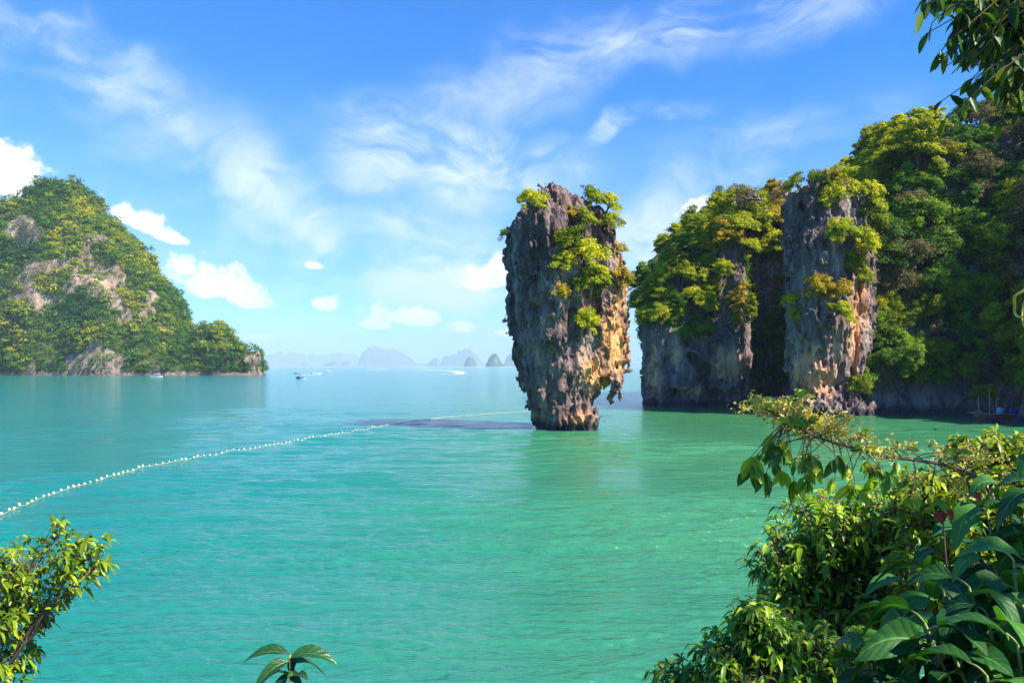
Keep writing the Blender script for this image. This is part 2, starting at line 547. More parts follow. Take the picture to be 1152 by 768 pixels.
M['f_yel'] = mat_leaf('yellow_green_leaf', ((.04, .10, .008), (.26, .38, .015), (.58, .60, .04)), .4, .35)
M['f_big'] = mat_leaf('broad_leaf', ((.010, .05, .014), (.028, .115, .022), (.08, .24, .03)), .3, .46, veins=True, thue=(1.1, 1.3, .3), spec=.28)
M['f_sprig'] = mat_leaf('glossy_dark_leaf', ((.008, .04, .012), (.018, .08, .016), (.04, .13, .025)), .25, .35, veins=True, spec=.6)
M['f_hang'] = mat_leaf('hanging_leaf', ((.025, .07, .010), (.06, .14, .012), (.22, .30, .02)), .45, .4)
M['blossom'] = mat_leaf('cream_blossom', ((.36, .32, .05), (.58, .50, .08), (.70, .60, .2)), .35, .6)
M['redleaf'] = mat_leaf('red_leaf', ((.22, .012, .008), (.34, .02, .01), (.42, .04, .015)), .3, .5)
M['vine'] = mat_plain('yellow_vine_skin', (.72, .58, .06), .5, noise=.2)
M['white'] = mat_plain('white_boat_paint', (.8, .8, .78), .35, noise=.06)
M['navy'] = mat_plain('navy_boat_paint', (.02, .04, .22), .4)
M['hullred'] = mat_plain('weathered_red_brown_wood', (.36, .11, .09), .6, noise=.4)
M['woodpale'] = mat_plain('pale_boat_timber', (.48, .38, .36), .65, noise=.25)
M['cyan'] = mat_plain('pale_blue_cover', (.20, .55, .80), .55, noise=.08)
M['tarp'] = mat_plain('royal_blue_tarp', (.015, .03, .42), .55, noise=.2)
M['dark'] = mat_plain('dark_metal', (.04, .04, .045), .4, metal=.6)
M['orange'] = mat_plain('orange_cloth', (.75, .22, .04), .7)
M['float'] = mat_plain('cream_float_plastic', (.70, .60, .34), .6, noise=.08)
M['rope'] = mat_plain('pale_rope', (.62, .55, .38), .85, noise=.2)
M['skin'] = mat_plain('skin', (.35, .2, .13), .6)


def mat_far(name, c):
    m, t, b, o = material(name)
    co = X(t, t.node('ShaderNodeTexCoord').outputs['Object'])
    n = t.noise(co, .02, 6, .65); n2 = t.noise(t.mapping(co, (.02, .02, .006)), 1.0, 5, .6)
    col = t.mix(t.ss(n, .35, .65), c, tuple(v * 1.7 for v in c))
    col = t.mix(t.ss(n2, .58, .68), col, (.3, .26, .24))
    t.put(b.inputs['Base Color'], col); b.inputs['Roughness'].default_value = .95
    bump(t, b, n, .8, 18.0)
    return m


M['far'] = mat_far('distant_forest', (.035, .06, .02))


def mat_sea():
    m, t, b, o = material('sea_water')
    co = X(t, t.node('ShaderNodeTexCoord').outputs['Object'])
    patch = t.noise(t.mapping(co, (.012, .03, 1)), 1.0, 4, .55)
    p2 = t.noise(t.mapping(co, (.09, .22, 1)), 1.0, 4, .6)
    refl_mix = t.ss(t.sep(co)[0] + (patch - .5) * 16.0, -17.0, 13.0)
    body = t.mix(refl_mix, (.010, .195, .160), (.050, .210, .082))                  # rock reflection painted in: greener to the right, bluer left for the stack's shadow
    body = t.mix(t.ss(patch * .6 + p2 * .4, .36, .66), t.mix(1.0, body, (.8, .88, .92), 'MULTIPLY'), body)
    t.put(b.inputs['Base Color'], body)
    b.inputs['Roughness'].default_value = .10
    b.inputs['IOR'].default_value = 1.33; b.inputs['Specular IOR Level'].default_value = 1.0
    w1 = t.noise(t.mapping(co, (.75, 3.2, 1), (0, 0, .10)), 1.0, 5, .58, .4)
    w2 = t.noise(t.mapping(co, (.16, .85, 1), (0, 0, -.07)), 1.0, 4, .55, .3)
    w3 = t.noise(t.mapping(co, (3.0, 9.5, 1), (0, 0, -.16)), 1.0, 3, .6)
    bump(t, b, w1 * .48 + w2 * .5 + w3 * .14, 1.0, .33)
    return m


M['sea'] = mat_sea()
m, t, b, o = material('foam')
co = X(t, t.node('ShaderNodeTexCoord').outputs['Object'])
b.inputs['Base Color'].default_value = (.85, .9, .9, 1); b.inputs['Roughness'].default_value = .8
M['foam'] = m


# ------------------------------------------------------------------ sea
_wr = np.random.RandomState(3)
WAVES = []
for _k in range(36):
    _lam = .5 * (4.2 / .5) ** _wr.rand(); _a = math.radians(_wr.normal(4, 13))
    WAVES.append((_lam, math.sin(_a) * 2 * np.pi / _lam, -math.cos(_a) * 2 * np.pi / _lam, .0078 * _lam ** .5 * _wr.uniform(.5, 1.2), _wr.rand() * 6.28))
for _k in range(30):                        # short wind ripples
    _lam = .22 * (.62 / .22) ** _wr.rand(); _a = math.radians(_wr.normal(2, 21))
    WAVES.append((_lam, math.sin(_a) * 2 * np.pi / _lam, -math.cos(_a) * 2 * np.pi / _lam, .0112 * _lam * _wr.uniform(.6, 1.3), _wr.rand() * 6.28))


def wave_height(x, y):
    R = np.hypot(x, y); z = np.zeros_like(x)
    for lam, kx, ky, amp, ph in WAVES:
        fade = np.clip((150 - R) / 80, 0, 1) * np.clip(lam * 22 / np.maximum(R - 14, 1) - .12, 0, 1)
        p = kx * x + ky * y + ph
        z += amp * fade * (np.sin(p) + .25 * np.sin(2 * p + .6))
    mod = fbm(np.stack([x.ravel() * .05, y.ravel() * .09, 0 * x.ravel()], 1), 3, 5).reshape(x.shape)
    return z * np.clip(1 + mod * 1.1, .3, 1.9)


def build_sea():
    th = np.concatenate([np.radians(np.linspace(-40, 40, 820)), np.radians(np.linspace(40, 320, 60))[1:-1]])
    r = [4.0]
    while r[-1] < 12: r.append(r[-1] + .3)
    while r[-1] < 150: r.append(r[-1] + max(.055, r[-1] ** 2 / 18000))
    while r[-1] < 20500: r.append(r[-1] * 1.06)
    r = np.array(r)
    R, T = np.meshgrid(r, th, indexing='ij')
    x = R * np.sin(T); y = R * np.cos(T)
    z = wave_height(x, y)
    nr, nt = x.shape
    V = np.stack([x, y, z], -1).reshape(-1, 3)
    i = np.arange(nr - 1)[:, None] * nt; j = np.arange(nt)[None]; j2 = (j + 1) % nt
    F = np.stack([i + j, i + nt + j, i + nt + j2, i + j2], -1).reshape(-1, 4)
    V = np.concatenate([V, [[0, 0, 0]]])
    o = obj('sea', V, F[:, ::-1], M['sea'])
    tag(o, kind='structure')


build_sea()

# ------------------------------------------------------------------ rocks and terrain
KY = 68.2                                   # distance of the sea stack


def prof(zs, xs):
    o = np.argsort(zs); zs = np.array(zs)[o]; xs = np.array(xs)[o]
    return lambda z: np.interp(z, zs, xs)


def build_stack():
    k = KY / F_PX
    Lp = [(612, 215), (606, 221), (598, 228), (583, 239), (575, 251), (570.5, 270), (571, 294), (575.5, 317), (571, 333), (569.5, 349), (572, 376), (577.5, 395), (583.5, 415), (588.5, 434), (593, 450), (600, 466), (604, 481), (605, 500)]
    Rp = [(632, 213), (645, 219), (655, 221), (668, 226), (677, 233), (685, 240), (691, 259), (697, 278), (703.5, 298), (706.5, 317), (706, 356), (705.5, 376), (704.5, 405), (702, 420), (690, 431), (677, 440), (671, 447), (668, 452), (670, 462), (672, 473), (671, 482), (671, 500)]
    toz = lambda py: EYE + (HOR - py) * k
    lf = prof([toz(p[1]) for p in Lp], [(p[0] - 576) * k for p in Lp])
    rf = prof([toz(p[1]) for p in Rp], [(p[0] - 576) * k for p in Rp])
    ztop = toz(217)

    def base(P):
        z = P[:, 2]
        l, r = lf(z), rf(z)
        cx = l * .62 + r * .38; a = np.where(P[:, 0] < cx, cx - l, r - cx)
        hb = np.interp(z, [-2, 0, 3, 8, 14, 18, 21], [2.3, 2.3, 2.7, 4.0, 4.4, 3.7, 2.2])
        X_ = np.abs(P[:, 0] - cx) / np.maximum(a, .2); Y_ = np.abs(P[:, 1] - (KY + hb * .15)) / hb
        e = np.where(P[:, 1] < KY, 1.55, 2.2)
        d = ((X_ ** e + Y_ ** e) ** (1 / e) - 1) * np.minimum(np.maximum(a, .2), hb) * .9
        d = np.maximum(d, (z - ztop) * .7)
        # hanging tusk on the right
        c = W(690, 428, KY - .3)
        q = (P - c) / np.array((.82, 1.2, 1.75))
        d = np.minimum(d, (np.sqrt((q ** 2).sum(1)) - 1) * .95)
        # bulge low on the left, boulder foot
        c = W(594, 372, KY + 1); q = (P - c) / np.array((1.35, 2.0, 3.4)); d = np.minimum(d, (np.sqrt((q ** 2).sum(1)) - 1) * 1.2)
        c = W(652, 476, KY - 1.6); q = (P - c) / np.array((1.4, 1.1, 1.5)); d = np.minimum(d, (np.sqrt((q ** 2).sum(1)) - 1) * .9)
        # notch between the tusk and the stem
        c = W(680, 437, KY - .6); q = (P - c) / np.array((.62, 2.0, 1.2)); d = np.maximum(d, -(np.sqrt((q ** 2).sum(1)) - 1) * .7)
        # crown pinnacles
        for px, py, rr in ((622, 220, .62), (612, 226, .5), (648, 226, .5), (634, 224, .45), (664, 233, .55), (677, 240, .6), (596, 238, .6)):
            c = W(px, py, KY - .5); h = np.clip((z - (c[2] - 2.2)) / 3.0, 0, 1)
            dd = np.hypot(P[:, 0] - c[0], P[:, 1] - c[1]) - rr * (1.35 - 1.15 * h)
            d = np.minimum(d, np.maximum(np.maximum(dd, z - c[2] + .5), c[2] - 3 - z) + .12)
        # two deep gullies on the front
        for pts in (((641, 230), (636, 300), (640, 380)), ((664, 240), (672, 310), (660, 390))):
            zs = [toz(p[1]) for p in pts]; xs = [(p[0] - 576) * k for p in pts]
            gx = prof(zs, xs)(z)
            d = d + .55 * np.exp(-((P[:, 0] - gx) / .38) ** 2) * (P[:, 1] < KY) * sstep(z, 5.5, 9)
        return d

    def disp(P):
        w = fbm(P * np.array((.33, .33, .16)), 3, 1)
        wv = np.stack([perlin(P * .5, 21), perlin(P * .5, 22), 0 * w], 1) * .5
        fl = ridged((P + wv) * np.array((1.0, 1.0, .15)), 3, 5)
        cr = ridged(P * np.array((.62, .62, .55)), 4, 9)
        fi = fbm(P * np.array((2.3, 2.3, 1.0)), 3, 13)
        sh = ridged((P + wv * 1.4) * np.array((2.1, 2.1, .5)), 3, 17)
        return .70 - w * .42 - (fl - .3) * .36 - (cr - .4) * .36 - (sh - .5) * .25 - fi * .16
    V, Q = rock(base, disp, (-2.2, KY - 6, -1.4), (11.2, KY + 6.5, 21.8), .115, 1.6)
    px = V[:, 0] / V[:, 1] * F_PX + 576; py = HOR - (V[:, 2] - EYE) / V[:, 1] * F_PX
    st = np.zeros(len(V))
    for cx, cy, rx, ry, a in ((690, 385, 26, 62, 1.0), (672, 420, 30, 30, .9), (698, 330, 14, 50, .85), (655, 400, 16, 22, .5), (650, 470, 26, 18, .75), (697, 280, 12, 50, .7), (660, 345, 26, 40, .5), (630, 440, 30, 50, .35), (640, 300, 30, 60, .2)):
        st = np.maximum(st, a * np.clip(1.25 - np.hypot((px - cx) / rx, (py - cy) / ry), 0, 1))
    return obj('sea_stack', V, Q, M['stack'], attrs={'stain': st, 'tide': np.ones(len(V))})


stack = build_stack()
tag(stack, 'tall top-heavy limestone sea stack standing alone in the water, ochre stained right side', 'sea stack')

PY0 = 90.0


def build_pillar():
    Y = PY0 - 2; k = Y / F_PX
    toz = lambda py: EYE + (HOR - py) * k
    Lp = [(912, 205), (900, 210), (890, 217), (886, 240), (886, 280), (888, 320), (889, 360), (890, 395), (889, 415), (893, 430), (900, 448), (903, 475)]
    Rp = [(945, 203), (962, 212), (975, 228), (985, 255), (992, 290), (991, 320), (987, 360), (982, 400), (976, 430), (974, 450), (985, 475)]
    lf = prof([toz(p[1]) for p in Lp], [(p[0] - 576) * k for p in Lp])
    rf = prof([toz(p[1]) for p in Rp], [(p[0] - 576) * k for p in Rp])

    def base(P):
        z = P[:, 2]; l, r = lf(z) + np.maximum(P[:, 1] - Y, 0) * .36, rf(z)
        cx = l * .6 + r * .4; a = np.where(P[:, 0] < cx, cx - l, r - cx)
        hb = np.interp(z, [0, 4, 10, 20, 26], [4.2, 4.6, 5.2, 5.0, 3.5])
        X_ = np.abs(P[:, 0] - cx) / np.maximum(a, .2); Y_ = np.abs(P[:, 1] - (PY0 + 1.5)) / hb
        e = 2.2
        d = ((X_ ** e + Y_ ** e) ** (1 / e) - 1) * np.minimum(a, hb) * .9
        d = np.maximum(d, (z - toz(205)) * .7)
        c = np.array(((935 - 576) * k, PY0 - 1.0, 0)); q = (P - c) / np.array((5.2, 3.6, 1.7))
        d = np.minimum(d, (np.sqrt((q ** 2).sum(1)) - 1) * 1.5)
        # long flake on the right
        gx = prof([toz(320), toz(440)], [(966 - 576) * k, (955 - 576) * k])(z)
        d = d + .8 * np.exp(-((P[:, 0] - gx) / .4) ** 2) * (P[:, 1] < PY0) * sstep(z, 2, 4) * (1 - sstep(z, 15, 17))
        # scoop at the foot of the left face
        c = np.array(((915 - 576) * k, PY0 - 4.6, toz(432))); q = (P - c) / np.array((2.2, 1.6, 3.2))
        d = np.maximum(d, -(np.sqrt((q ** 2).sum(1)) - 1) * 1.0)
        return d

    def disp(P):
        w = fbm(P * np.array((.28, .28, .13)), 3, 31)
        fl = ridged(P * np.array((.85, .85, .13)), 3, 35)
        cr = ridged(P * np.array((.45, .45, .4)), 3, 39)
        fi = fbm(P * np.array((1.9, 1.9, .9)), 3, 43)
        sh = ridged(P * np.array((1.7, 1.7, .3)), 3, 47)
        return .5 - w * .65 - (fl - .3) * .5 - (cr - .4) * .42 - (sh - .5) * .2 - fi * .2
    V, Q = rock(base, disp, (28, PY0 - 7, -1.4), (43, PY0 + 8.5, 28), .16, 2.2)
    px = V[:, 0] / V[:, 1] * F_PX + 576; py = HOR - (V[:, 2] - EYE) / V[:, 1] * F_PX
    st = np.zeros(len(V))
    for cx, cy, rx, ry, a in ((962, 370, 10, 80, 1.2), (910, 420, 24, 38, 1.15), (928, 430, 20, 30, .9), (972, 340, 10, 44, .9), (940, 400, 16, 56, .6), (905, 300, 20, 60, .35)):
        st = np.maximum(st, a * np.clip(1.25 - np.hypot((px - cx) / rx, (py - cy) / ry), 0, 1))
    return obj('rock_pillar', V, Q, M['cliff'], attrs={'stain': st, 'tide': np.ones(len(V))})


pillar = build_pillar()
tag(pillar, 'grey limestone pillar rising at the waterline in front of the forested cliff, orange streak on its right', 'rock pillar')


def build_block():
    def base(P):
        x, y, z = P.T
        top = np.interp(x, [15, 17, 19, 22, 25.5, 28, 31, 36, 44], [8, 10.8, 13.6, 17.6, 20.6, 22.2, 24.0, 24.6, 26]) + (y - 108) * .10
        rec = 6.0 * sstep(x, 30.5, 32.5) * (1 - sstep(x, 44, 50))
        rib = -2.2 * np.exp(-((x - 29.2) / 1.3) ** 2) * sstep(z, 1, 6)
        front = 103.5 + rec + rib + np.maximum(z - 10, 0) * .36 + .8 * np.exp(-((z - 1.0) / 1.2) ** 2)
        left = 17.2 + np.maximum(y - 104, 0) * .22 - .5 * sstep(z, 6, 10)
        d = np.maximum(front - y, left - x)
        d = np.maximum(d, -np.minimum(front - y, 0) * 0 + (d + np.maximum(0, 0)))
        cnr = ((left + 2.2 - x) + (front + 2.2 - y)) * .707 - 1.5
        d = np.maximum(d, cnr)
        d = np.maximum(d, (z - top) * .7)
        d = np.maximum(d, np.maximum(x - 47, y - 141))
        return d

    def disp(P):
        w = fbm(P * np.array((.16, .16, .10)), 3, 51)
        fl = ridged(P * np.array((.5, .5, .10)), 3, 55)
        cr = ridged(P * np.array((.3, .3, .3)), 3, 59)
        fi = fbm(P * np.array((1.2, 1.2, .6)), 3, 63)
        sh = ridged(P * np.array((1.2, 1.2, .22)), 3, 67)
        return .8 - w * 1.2 - (fl - .3) * .75 - (cr - .4) * .7 - (sh - .5) * .25 - fi * .25
    V, Q = rock(base, disp, (14, 99, -1.5), (48, 142, 34), .30, 3.6)
    px = V[:, 0] / V[:, 1] * F_PX + 576; py = HOR - (V[:, 2] - EYE) / V[:, 1] * F_PX
    st = np.zeros(len(V))
    for cx, cy, rx, ry, a in ((735, 420, 14, 46, .9), (820, 410, 30, 26, 1.0), (780, 440, 30, 16, .8), (835, 350, 12, 46, .7), (760, 400, 20, 24, .65), (850, 430, 22, 22, .7)):
        st = np.maximum(st, a * np.clip(1.25 - np.hypot((px - cx) / rx, (py - cy) / ry), 0, 1))
    return obj('cliff_block', V, Q, M['cliff'], attrs={'stain': st, 'tide': np.ones(len(V))})


block = build_block()
tag(block, 'broad limestone cliff capped by yellow green trees, left of the grey pillar', 'cliff')

SHORE = np.array([(34, 141), (36, 118), (38.5, 92), (42, 88.5), (47, 88.2), (52, 86.5), (53.5, 83), (52, 78.5), (51.0, 75.5), (49.2, 73), (50, 69.5), (53, 64), (60, 52), (72, 40), (95, 30), (130, 30), (130, 170), (34, 170)], float)


def land_dist(x, y):
    """signed distance to the shoreline, positive inland"""
    d = np.full(x.shape, 1e9); ins = np.zeros(x.shape, bool)
    n = len(SHORE)
    for i in range(n):
        a, b = SHORE[i], SHORE[(i + 1) % n]
        e = b - a; t = np.clip(((x - a[0]) * e[0] + (y - a[1]) * e[1]) / (e @ e), 0, 1)
        if i < 15:
            d = np.minimum(d, np.hypot(x - a[0] - t * e[0], y - a[1] - t * e[1]))
        c = ((a[1] > y) != (b[1] > y)) & (x < (b[0] - a[0]) * (y - a[1]) / (b[1] - a[1] + 1e-12) + a[0])
        ins ^= c
    return np.where(ins, d, -d)


def build_slope():
    lo, hi, res = (34, 44, -1.5), (112, 150, 66), .8
    gx = np.arange(lo[0], hi[0] + 2, .8); gy = np.arange(lo[1], hi[1] + 2, .8)
    GX, GY = np.meshgrid(gx, gy, indexing='ij')
    D = land_dist(GX, GY)
    P2 = np.stack([GX.ravel(), GY.ravel(), 0 * GX.ravel()], 1)
    wob = fbm(P2 * .07, 3, 71).reshape(D.shape)
    Dw = D + wob * 1.8
    H = np.interp(Dw, [-3, 0, .7, 2.5, 6, 12, 18, 30, 60], [-4, -.5, 3.0, 6.5, 16, 27.0, 31.0, 36, 44])
    H = H + wob * 4 * sstep(D, 2, 10)
    H += 3 * sstep(GX, 56, 84)
    # cap on the left so the skyline falls towards the pillar
    ray = np.interp(GX / GY * F_PX + 576, [930, 950, 970, 1000, 1040, 1055, 1085, 1120, 1152, 1300, 1700], [.19, .215, .240, .262, .258, .240, .285, .318, .332, .50, .85])
    H = np.minimum(H, EYE + ray * GY - 3.6 + wob * 1.0)

    def base(P):
        i = (P[:, 0] - lo[0]) / .8; j = (P[:, 1] - lo[1]) / .8
        i0 = np.clip(i.astype(int), 0, H.shape[0] - 2); j0 = np.clip(j.astype(int), 0, H.shape[1] - 2)
        u = i - i0; v = j - j0
        h = H[i0, j0] * (1 - u) * (1 - v) + H[i0 + 1, j0] * u * (1 - v) + H[i0, j0 + 1] * (1 - u) * v + H[i0 + 1, j0 + 1] * u * v
        return (P[:, 2] - h) * .42

    def disp(P):
        w = fbm(P * np.array((.14, .14, .14)), 3, 81)
        fl = ridged(P * np.array((.42, .42, .10)), 3, 85)
        cr = ridged(P * np.array((.25, .25, .3)), 2, 89)
        return -w * 1.2 - (fl - .3) * .8 - (cr - .4) * .6
    V, Q = rock(base, disp, lo, hi, res, 3.6)
    return obj('cliff_slope', V, Q, M['cliff'], attrs={'stain': np.zeros(len(V)), 'tide': np.ones(len(V))})


slope = build_slope()
tag(slope, kind='structure')

HP = [(-160, 378), (-110, 345), (-60, 308), (-20, 279), (0, 266), (10, 242.0), (40, 226.0), (55, 213.0), (75, 207.0), (85, 210.0), (100, 227.0), (110, 247.0), (130, 270.0), (150, 291.0), (165, 320.0), (180, 332.0), (195, 363.0), (205, 390.0), (220, 385.0), (235, 379.0), (248.3, 373.0), (258.3, 385.0), (269.2, 407.0), (280.0, 414), (285.0, 414), (288.3, 414)]


def build_hill():
    rx, rz, ry = [], [], []
    for px, py in HP:
        ridge = 443 + 62 * np.clip((300 - px) / 190, 0, 1) ** .8 - 30 * np.clip((40 - px) / 160, 0, 1)
        p = W(px, py, ridge); rx.append(p[0]); rz.append(p[2] - 2.0); ry.append(ridge)
    lo, hi, res = (-390, 425, -2), (-128, 590, 130), 1.9

    def base(P):
        x, y, z = P.T
        R = np.interp(x, rx, rz); RY = np.interp(x, rx, ry)
        shore = 441 + 3 * np.sin(x * .06) + 2 * np.sin(x * .17)
        t = np.where(y < RY, (RY - y) / np.maximum(RY - shore, 2), (y - RY) / np.maximum((RY - 440) * 1.2 + 6, 4))
        g = np.clip(1 - np.abs(t) ** 2.3, 0, 1) ** .9 - np.maximum(t - 1, 0) * 1.5
        h = R * g
        h = np.where(x > rx[-1], h - (x - rx[-1]) * 4, h)
        return (z - h) * .5

    def disp(P):
        w = fbm(P * np.array((.035, .035, .03)), 3, 91)
        fl = ridged(P * np.array((.06, .06, .02)), 3, 95)
        fi = fbm(P * np.array((.2, .2, .1)), 3, 99)
        low = .25 + .75 * sstep(P[:, 2], 2, 10)
        return (-w * 4.0 - (fl - .4) * 3.2 - fi * 1.5) * low
    V, Q = rock(base, disp, lo, hi, res, 13)
    return V, Q


def bare_rock(c):
    px = c[:, 0] / c[:, 1] * F_PX + 576; py = HOR - (c[:, 2] - EYE) / c[:, 1] * F_PX
    bare = np.zeros(len(c))
    for cx, cy, rx, ry, s in ((22, 262, 22, 18, 1.1), (105, 312, 34, 24, 1.0), (128, 330, 16, 22, .9), (22, 330, 24, 20, .8), (60, 300, 30, 12, .6), (104, 410, 32, 14, 1.3), (172, 336, 8, 16, .9), (283, 402, 7, 18, 1.2), (140, 360, 12, 16, .6), (50, 340, 22, 10, .6), (105, 268, 14, 6, .7), (36, 412, 8, 10, .6)):
        bare = np.maximum(bare, s * np.clip(1.3 - np.hypot((px - cx) / rx, (py - cy) / ry), 0, 1))
    return bare + fbm(c * np.array((.07, .07, .05)), 5, 12) * .62 + ridged(c * np.array((.16, .16, .035)), 3, 19) * .16 - .10


hV, hQ = build_hill()
hill = obj('island_hill', hV, hQ, M['hillrock'], attrs={'stain': np.clip(fbm(hV * np.array((.05, .05, .03)), 3, 103) * .8 + .25, 0, 1), 'tide': np.full(len(hV), .6), 'veg': np.clip((.46 - bare_rock(hV)) * 4 + .3, 0, 1) * (hV[:, 2] > 1.5)})
tag(hill, kind='structure')


def far_island(pts, Y, depth, label):
    """karst island from its skyline, given real width and depth"""
    pts = np.array(pts, float)
    x0, x1 = pts[0, 0], pts[-1, 0]
    px = np.linspace(x0, x1, 56)
    xs = (px - 576) / F_PX * Y
    hs = (HOR - np.interp(px, pts[:, 0], pts[:, 1])) / F_PX * Y + EYE
    ys = np.linspace(-1, 1, 19) * depth
    XX, YY = np.meshgrid(xs, ys, indexing='ij')
    n = fbm(np.stack([XX.ravel() * .006, YY.ravel() * .006, 0 * XX.ravel() + Y * .01], 1), 5, 111).reshape(XX.shape)
    u = np.linspace(-1, 1, 56)[:, None]
    wid = np.clip(1 - np.abs(u) ** 4, .05, 1)
    g = np.clip(1 - (np.abs(YY) / (depth * wid)) ** 2.4, 0, 1) ** .6
    rd = ridged(np.stack([XX.ravel() * .011, YY.ravel() * .011, 0 * XX.ravel() + Y], 1), 3, 131).reshape(XX.shape)
    Z = hs[:, None] * np.clip(g, 0, 1) * (1 + n * .30 + (rd - .7) * .22) - 1.5
    Z[:, 0] = -3; Z[:, -1] = -3; Z[0] = -3; Z[-1] = -3
    c = np.array((xs.mean(), Y, 0))
    V = np.stack([XX, YY + Y, Z], -1).reshape(-1, 3) - c
    nj = len(ys)
    i = np.arange(55)[:, None] * nj; j = np.arange(nj - 1)[None]
    Q = np.stack([i + j, i + nj + j, i + nj + j + 1, i + j + 1], -1).reshape(-1, 4)
    o = obj('distant_island', V, Q, M['far'])
    o.location = c
    tag(o, label, 'island', 'hazy islands on the horizon')


far_island([(402, 411), (406, 404), (411, 396), (417, 392.2), (423, 392.8), (430, 395), (436, 394.3), (441, 394.6), (447, 396), (453, 399), (462, 405), (470, 411)], 12960, 594, 'wide pale blue rounded island, tallest hump on the hazy horizon')
far_island([(296, 411), (300, 402), (312, 398), (322, 400), (330, 398.5), (342, 400), (352, 405), (360, 411)], 14940, 540, 'faintest pale blue ridge on the horizon just right of the big left hill')
far_island([(340, 411), (345, 402), (356, 399.5), (370, 400.5), (384, 399), (396, 400.5), (404, 403), (410, 411)], 15120, 540, 'long faint low ridge on the horizon joining the left side of the tallest hump')
far_island([(364, 411), (367, 409), (371, 408), (374, 406.8), (377, 405.5), (380, 406.5), (382, 411)], 9360, 126, 'small blue grey pointed islet right of the four small boats')
far_island([(383, 411), (386, 407.5), (390, 406.5), (393, 407), (396, 411)], 10080, 108, 'small rounded blue islet just right of the pointed islet')
far_island([(338, 411), (340, 407.5), (342, 407), (345, 408.5), (347, 411)], 10800, 108, 'tiny pale islet on the horizon above the small boats')
far_island([(480, 411), (484, 407), (488, 403.5), (492, 403), (495, 406), (498, 411)], 10080, 162, 'small pale blue dome islet between the tallest hump and the conical peak')
far_island([(494, 411), (500, 402), (512, 400.5), (520, 397), (525, 394), (529, 393.4), (533, 397), (538, 403), (544, 411)], 12420, 432, 'pale blue conical peak rising on the horizon left of the sea stack')
far_island([(522, 411), (524, 405), (528, 402.5), (532, 402.3), (534, 406), (536, 411)], 6480, 108, 'medium blue blocky islet standing in front of the conical peak')
far_island([(546, 411), (549, 404.5), (554, 400), (557, 398.6), (560, 400.5), (562, 403), (564, 407), (567, 411)], 4860, 108, 'darkest blue rocky islet with steep sides nearest the sea stack')
far_island([(566, 411), (570, 403), (575, 400.5), (580, 401), (590, 405), (600, 411)], 9360, 198, 'pale islet partly hidden behind the left edge of the sea stack')
far_island([(290, 411), (310, 409.3), (360, 409.0), (420, 409.2), (480, 408.8), (520, 409.4), (580, 409.0), (640, 409.5), (720, 409.2), (780, 411)], 14400, 288, 'long low dark coast strip running along the horizon below the pale islands')


def build_headland():
    gx = np.linspace(-16, 22, 90); gy = np.linspace(-22, 16, 90)
    GX, GY = np.meshgrid(gx, gy, indexing='ij')
    e = GY - np.interp(GX, [-16, -5, 0, 1.5, 4, 10, 22], [-1, .8, .2, .9, 1.6, 2.0, 2.5])
    H = np.interp(e, [-18, 0, 1.5, 3, 6, 9.5, 11], [6.0, 3.75, 3.35, 2.5, 1.0, -.6, -1.2])
    H += fbm(np.stack([GX.ravel() * .5, GY.ravel() * .5, 0 * GX.ravel()], 1), 4, 121).reshape(H.shape) * .22
    V = np.stack([GX, GY, H], -1).reshape(-1, 3)
    i = np.arange(89)[:, None] * 90; j = np.arange(89)[None]
    Q = np.stack([i + j, i + 90 + j, i + 91 + j, i + j + 1], -1).reshape(-1, 4)
    tag(obj('ground', V, Q, M['soil']), kind='structure')
    return BVHTree.FromPolygons(V.tolist(), Q.tolist())


ground_bvh = build_headland()


def ground_z(x, y):
    h = ground_bvh.ray_cast(Vector((x, y, 30)), Vector((0, 0, -1)))
    return h[0].z if h[0] else 0.0


# ------------------------------------------------------------------ trees and shrubs on the rocks
def bvh(o):
    me = o.data
    v = np.empty(len(me.vertices) * 3, np.float32); me.vertices.foreach_get('co', v)
    f = np.empty(len(me.loops), np.int32); me.loops.foreach_get('vertex_index', f)
    return BVHTree.FromPolygons(v.reshape(-1, 3).tolist(), f.reshape(-1, 4).tolist())


BV = {k: bvh(o) for k, o in (('stack', stack), ('pillar', pillar), ('block', block), ('slope', slope))}
CAMP = Vector((0, 0, EYE))


def hit(px, py, names):
    d = Vector(((px - 576) / F_PX, 1.0, (HOR - py) / F_PX)).normalized()
    best = None
    for n in names:
        r = BV[n].ray_cast(CAMP, d)
        if r[0] is not None and (best is None or r[3] < best[3]): best = r
    return best


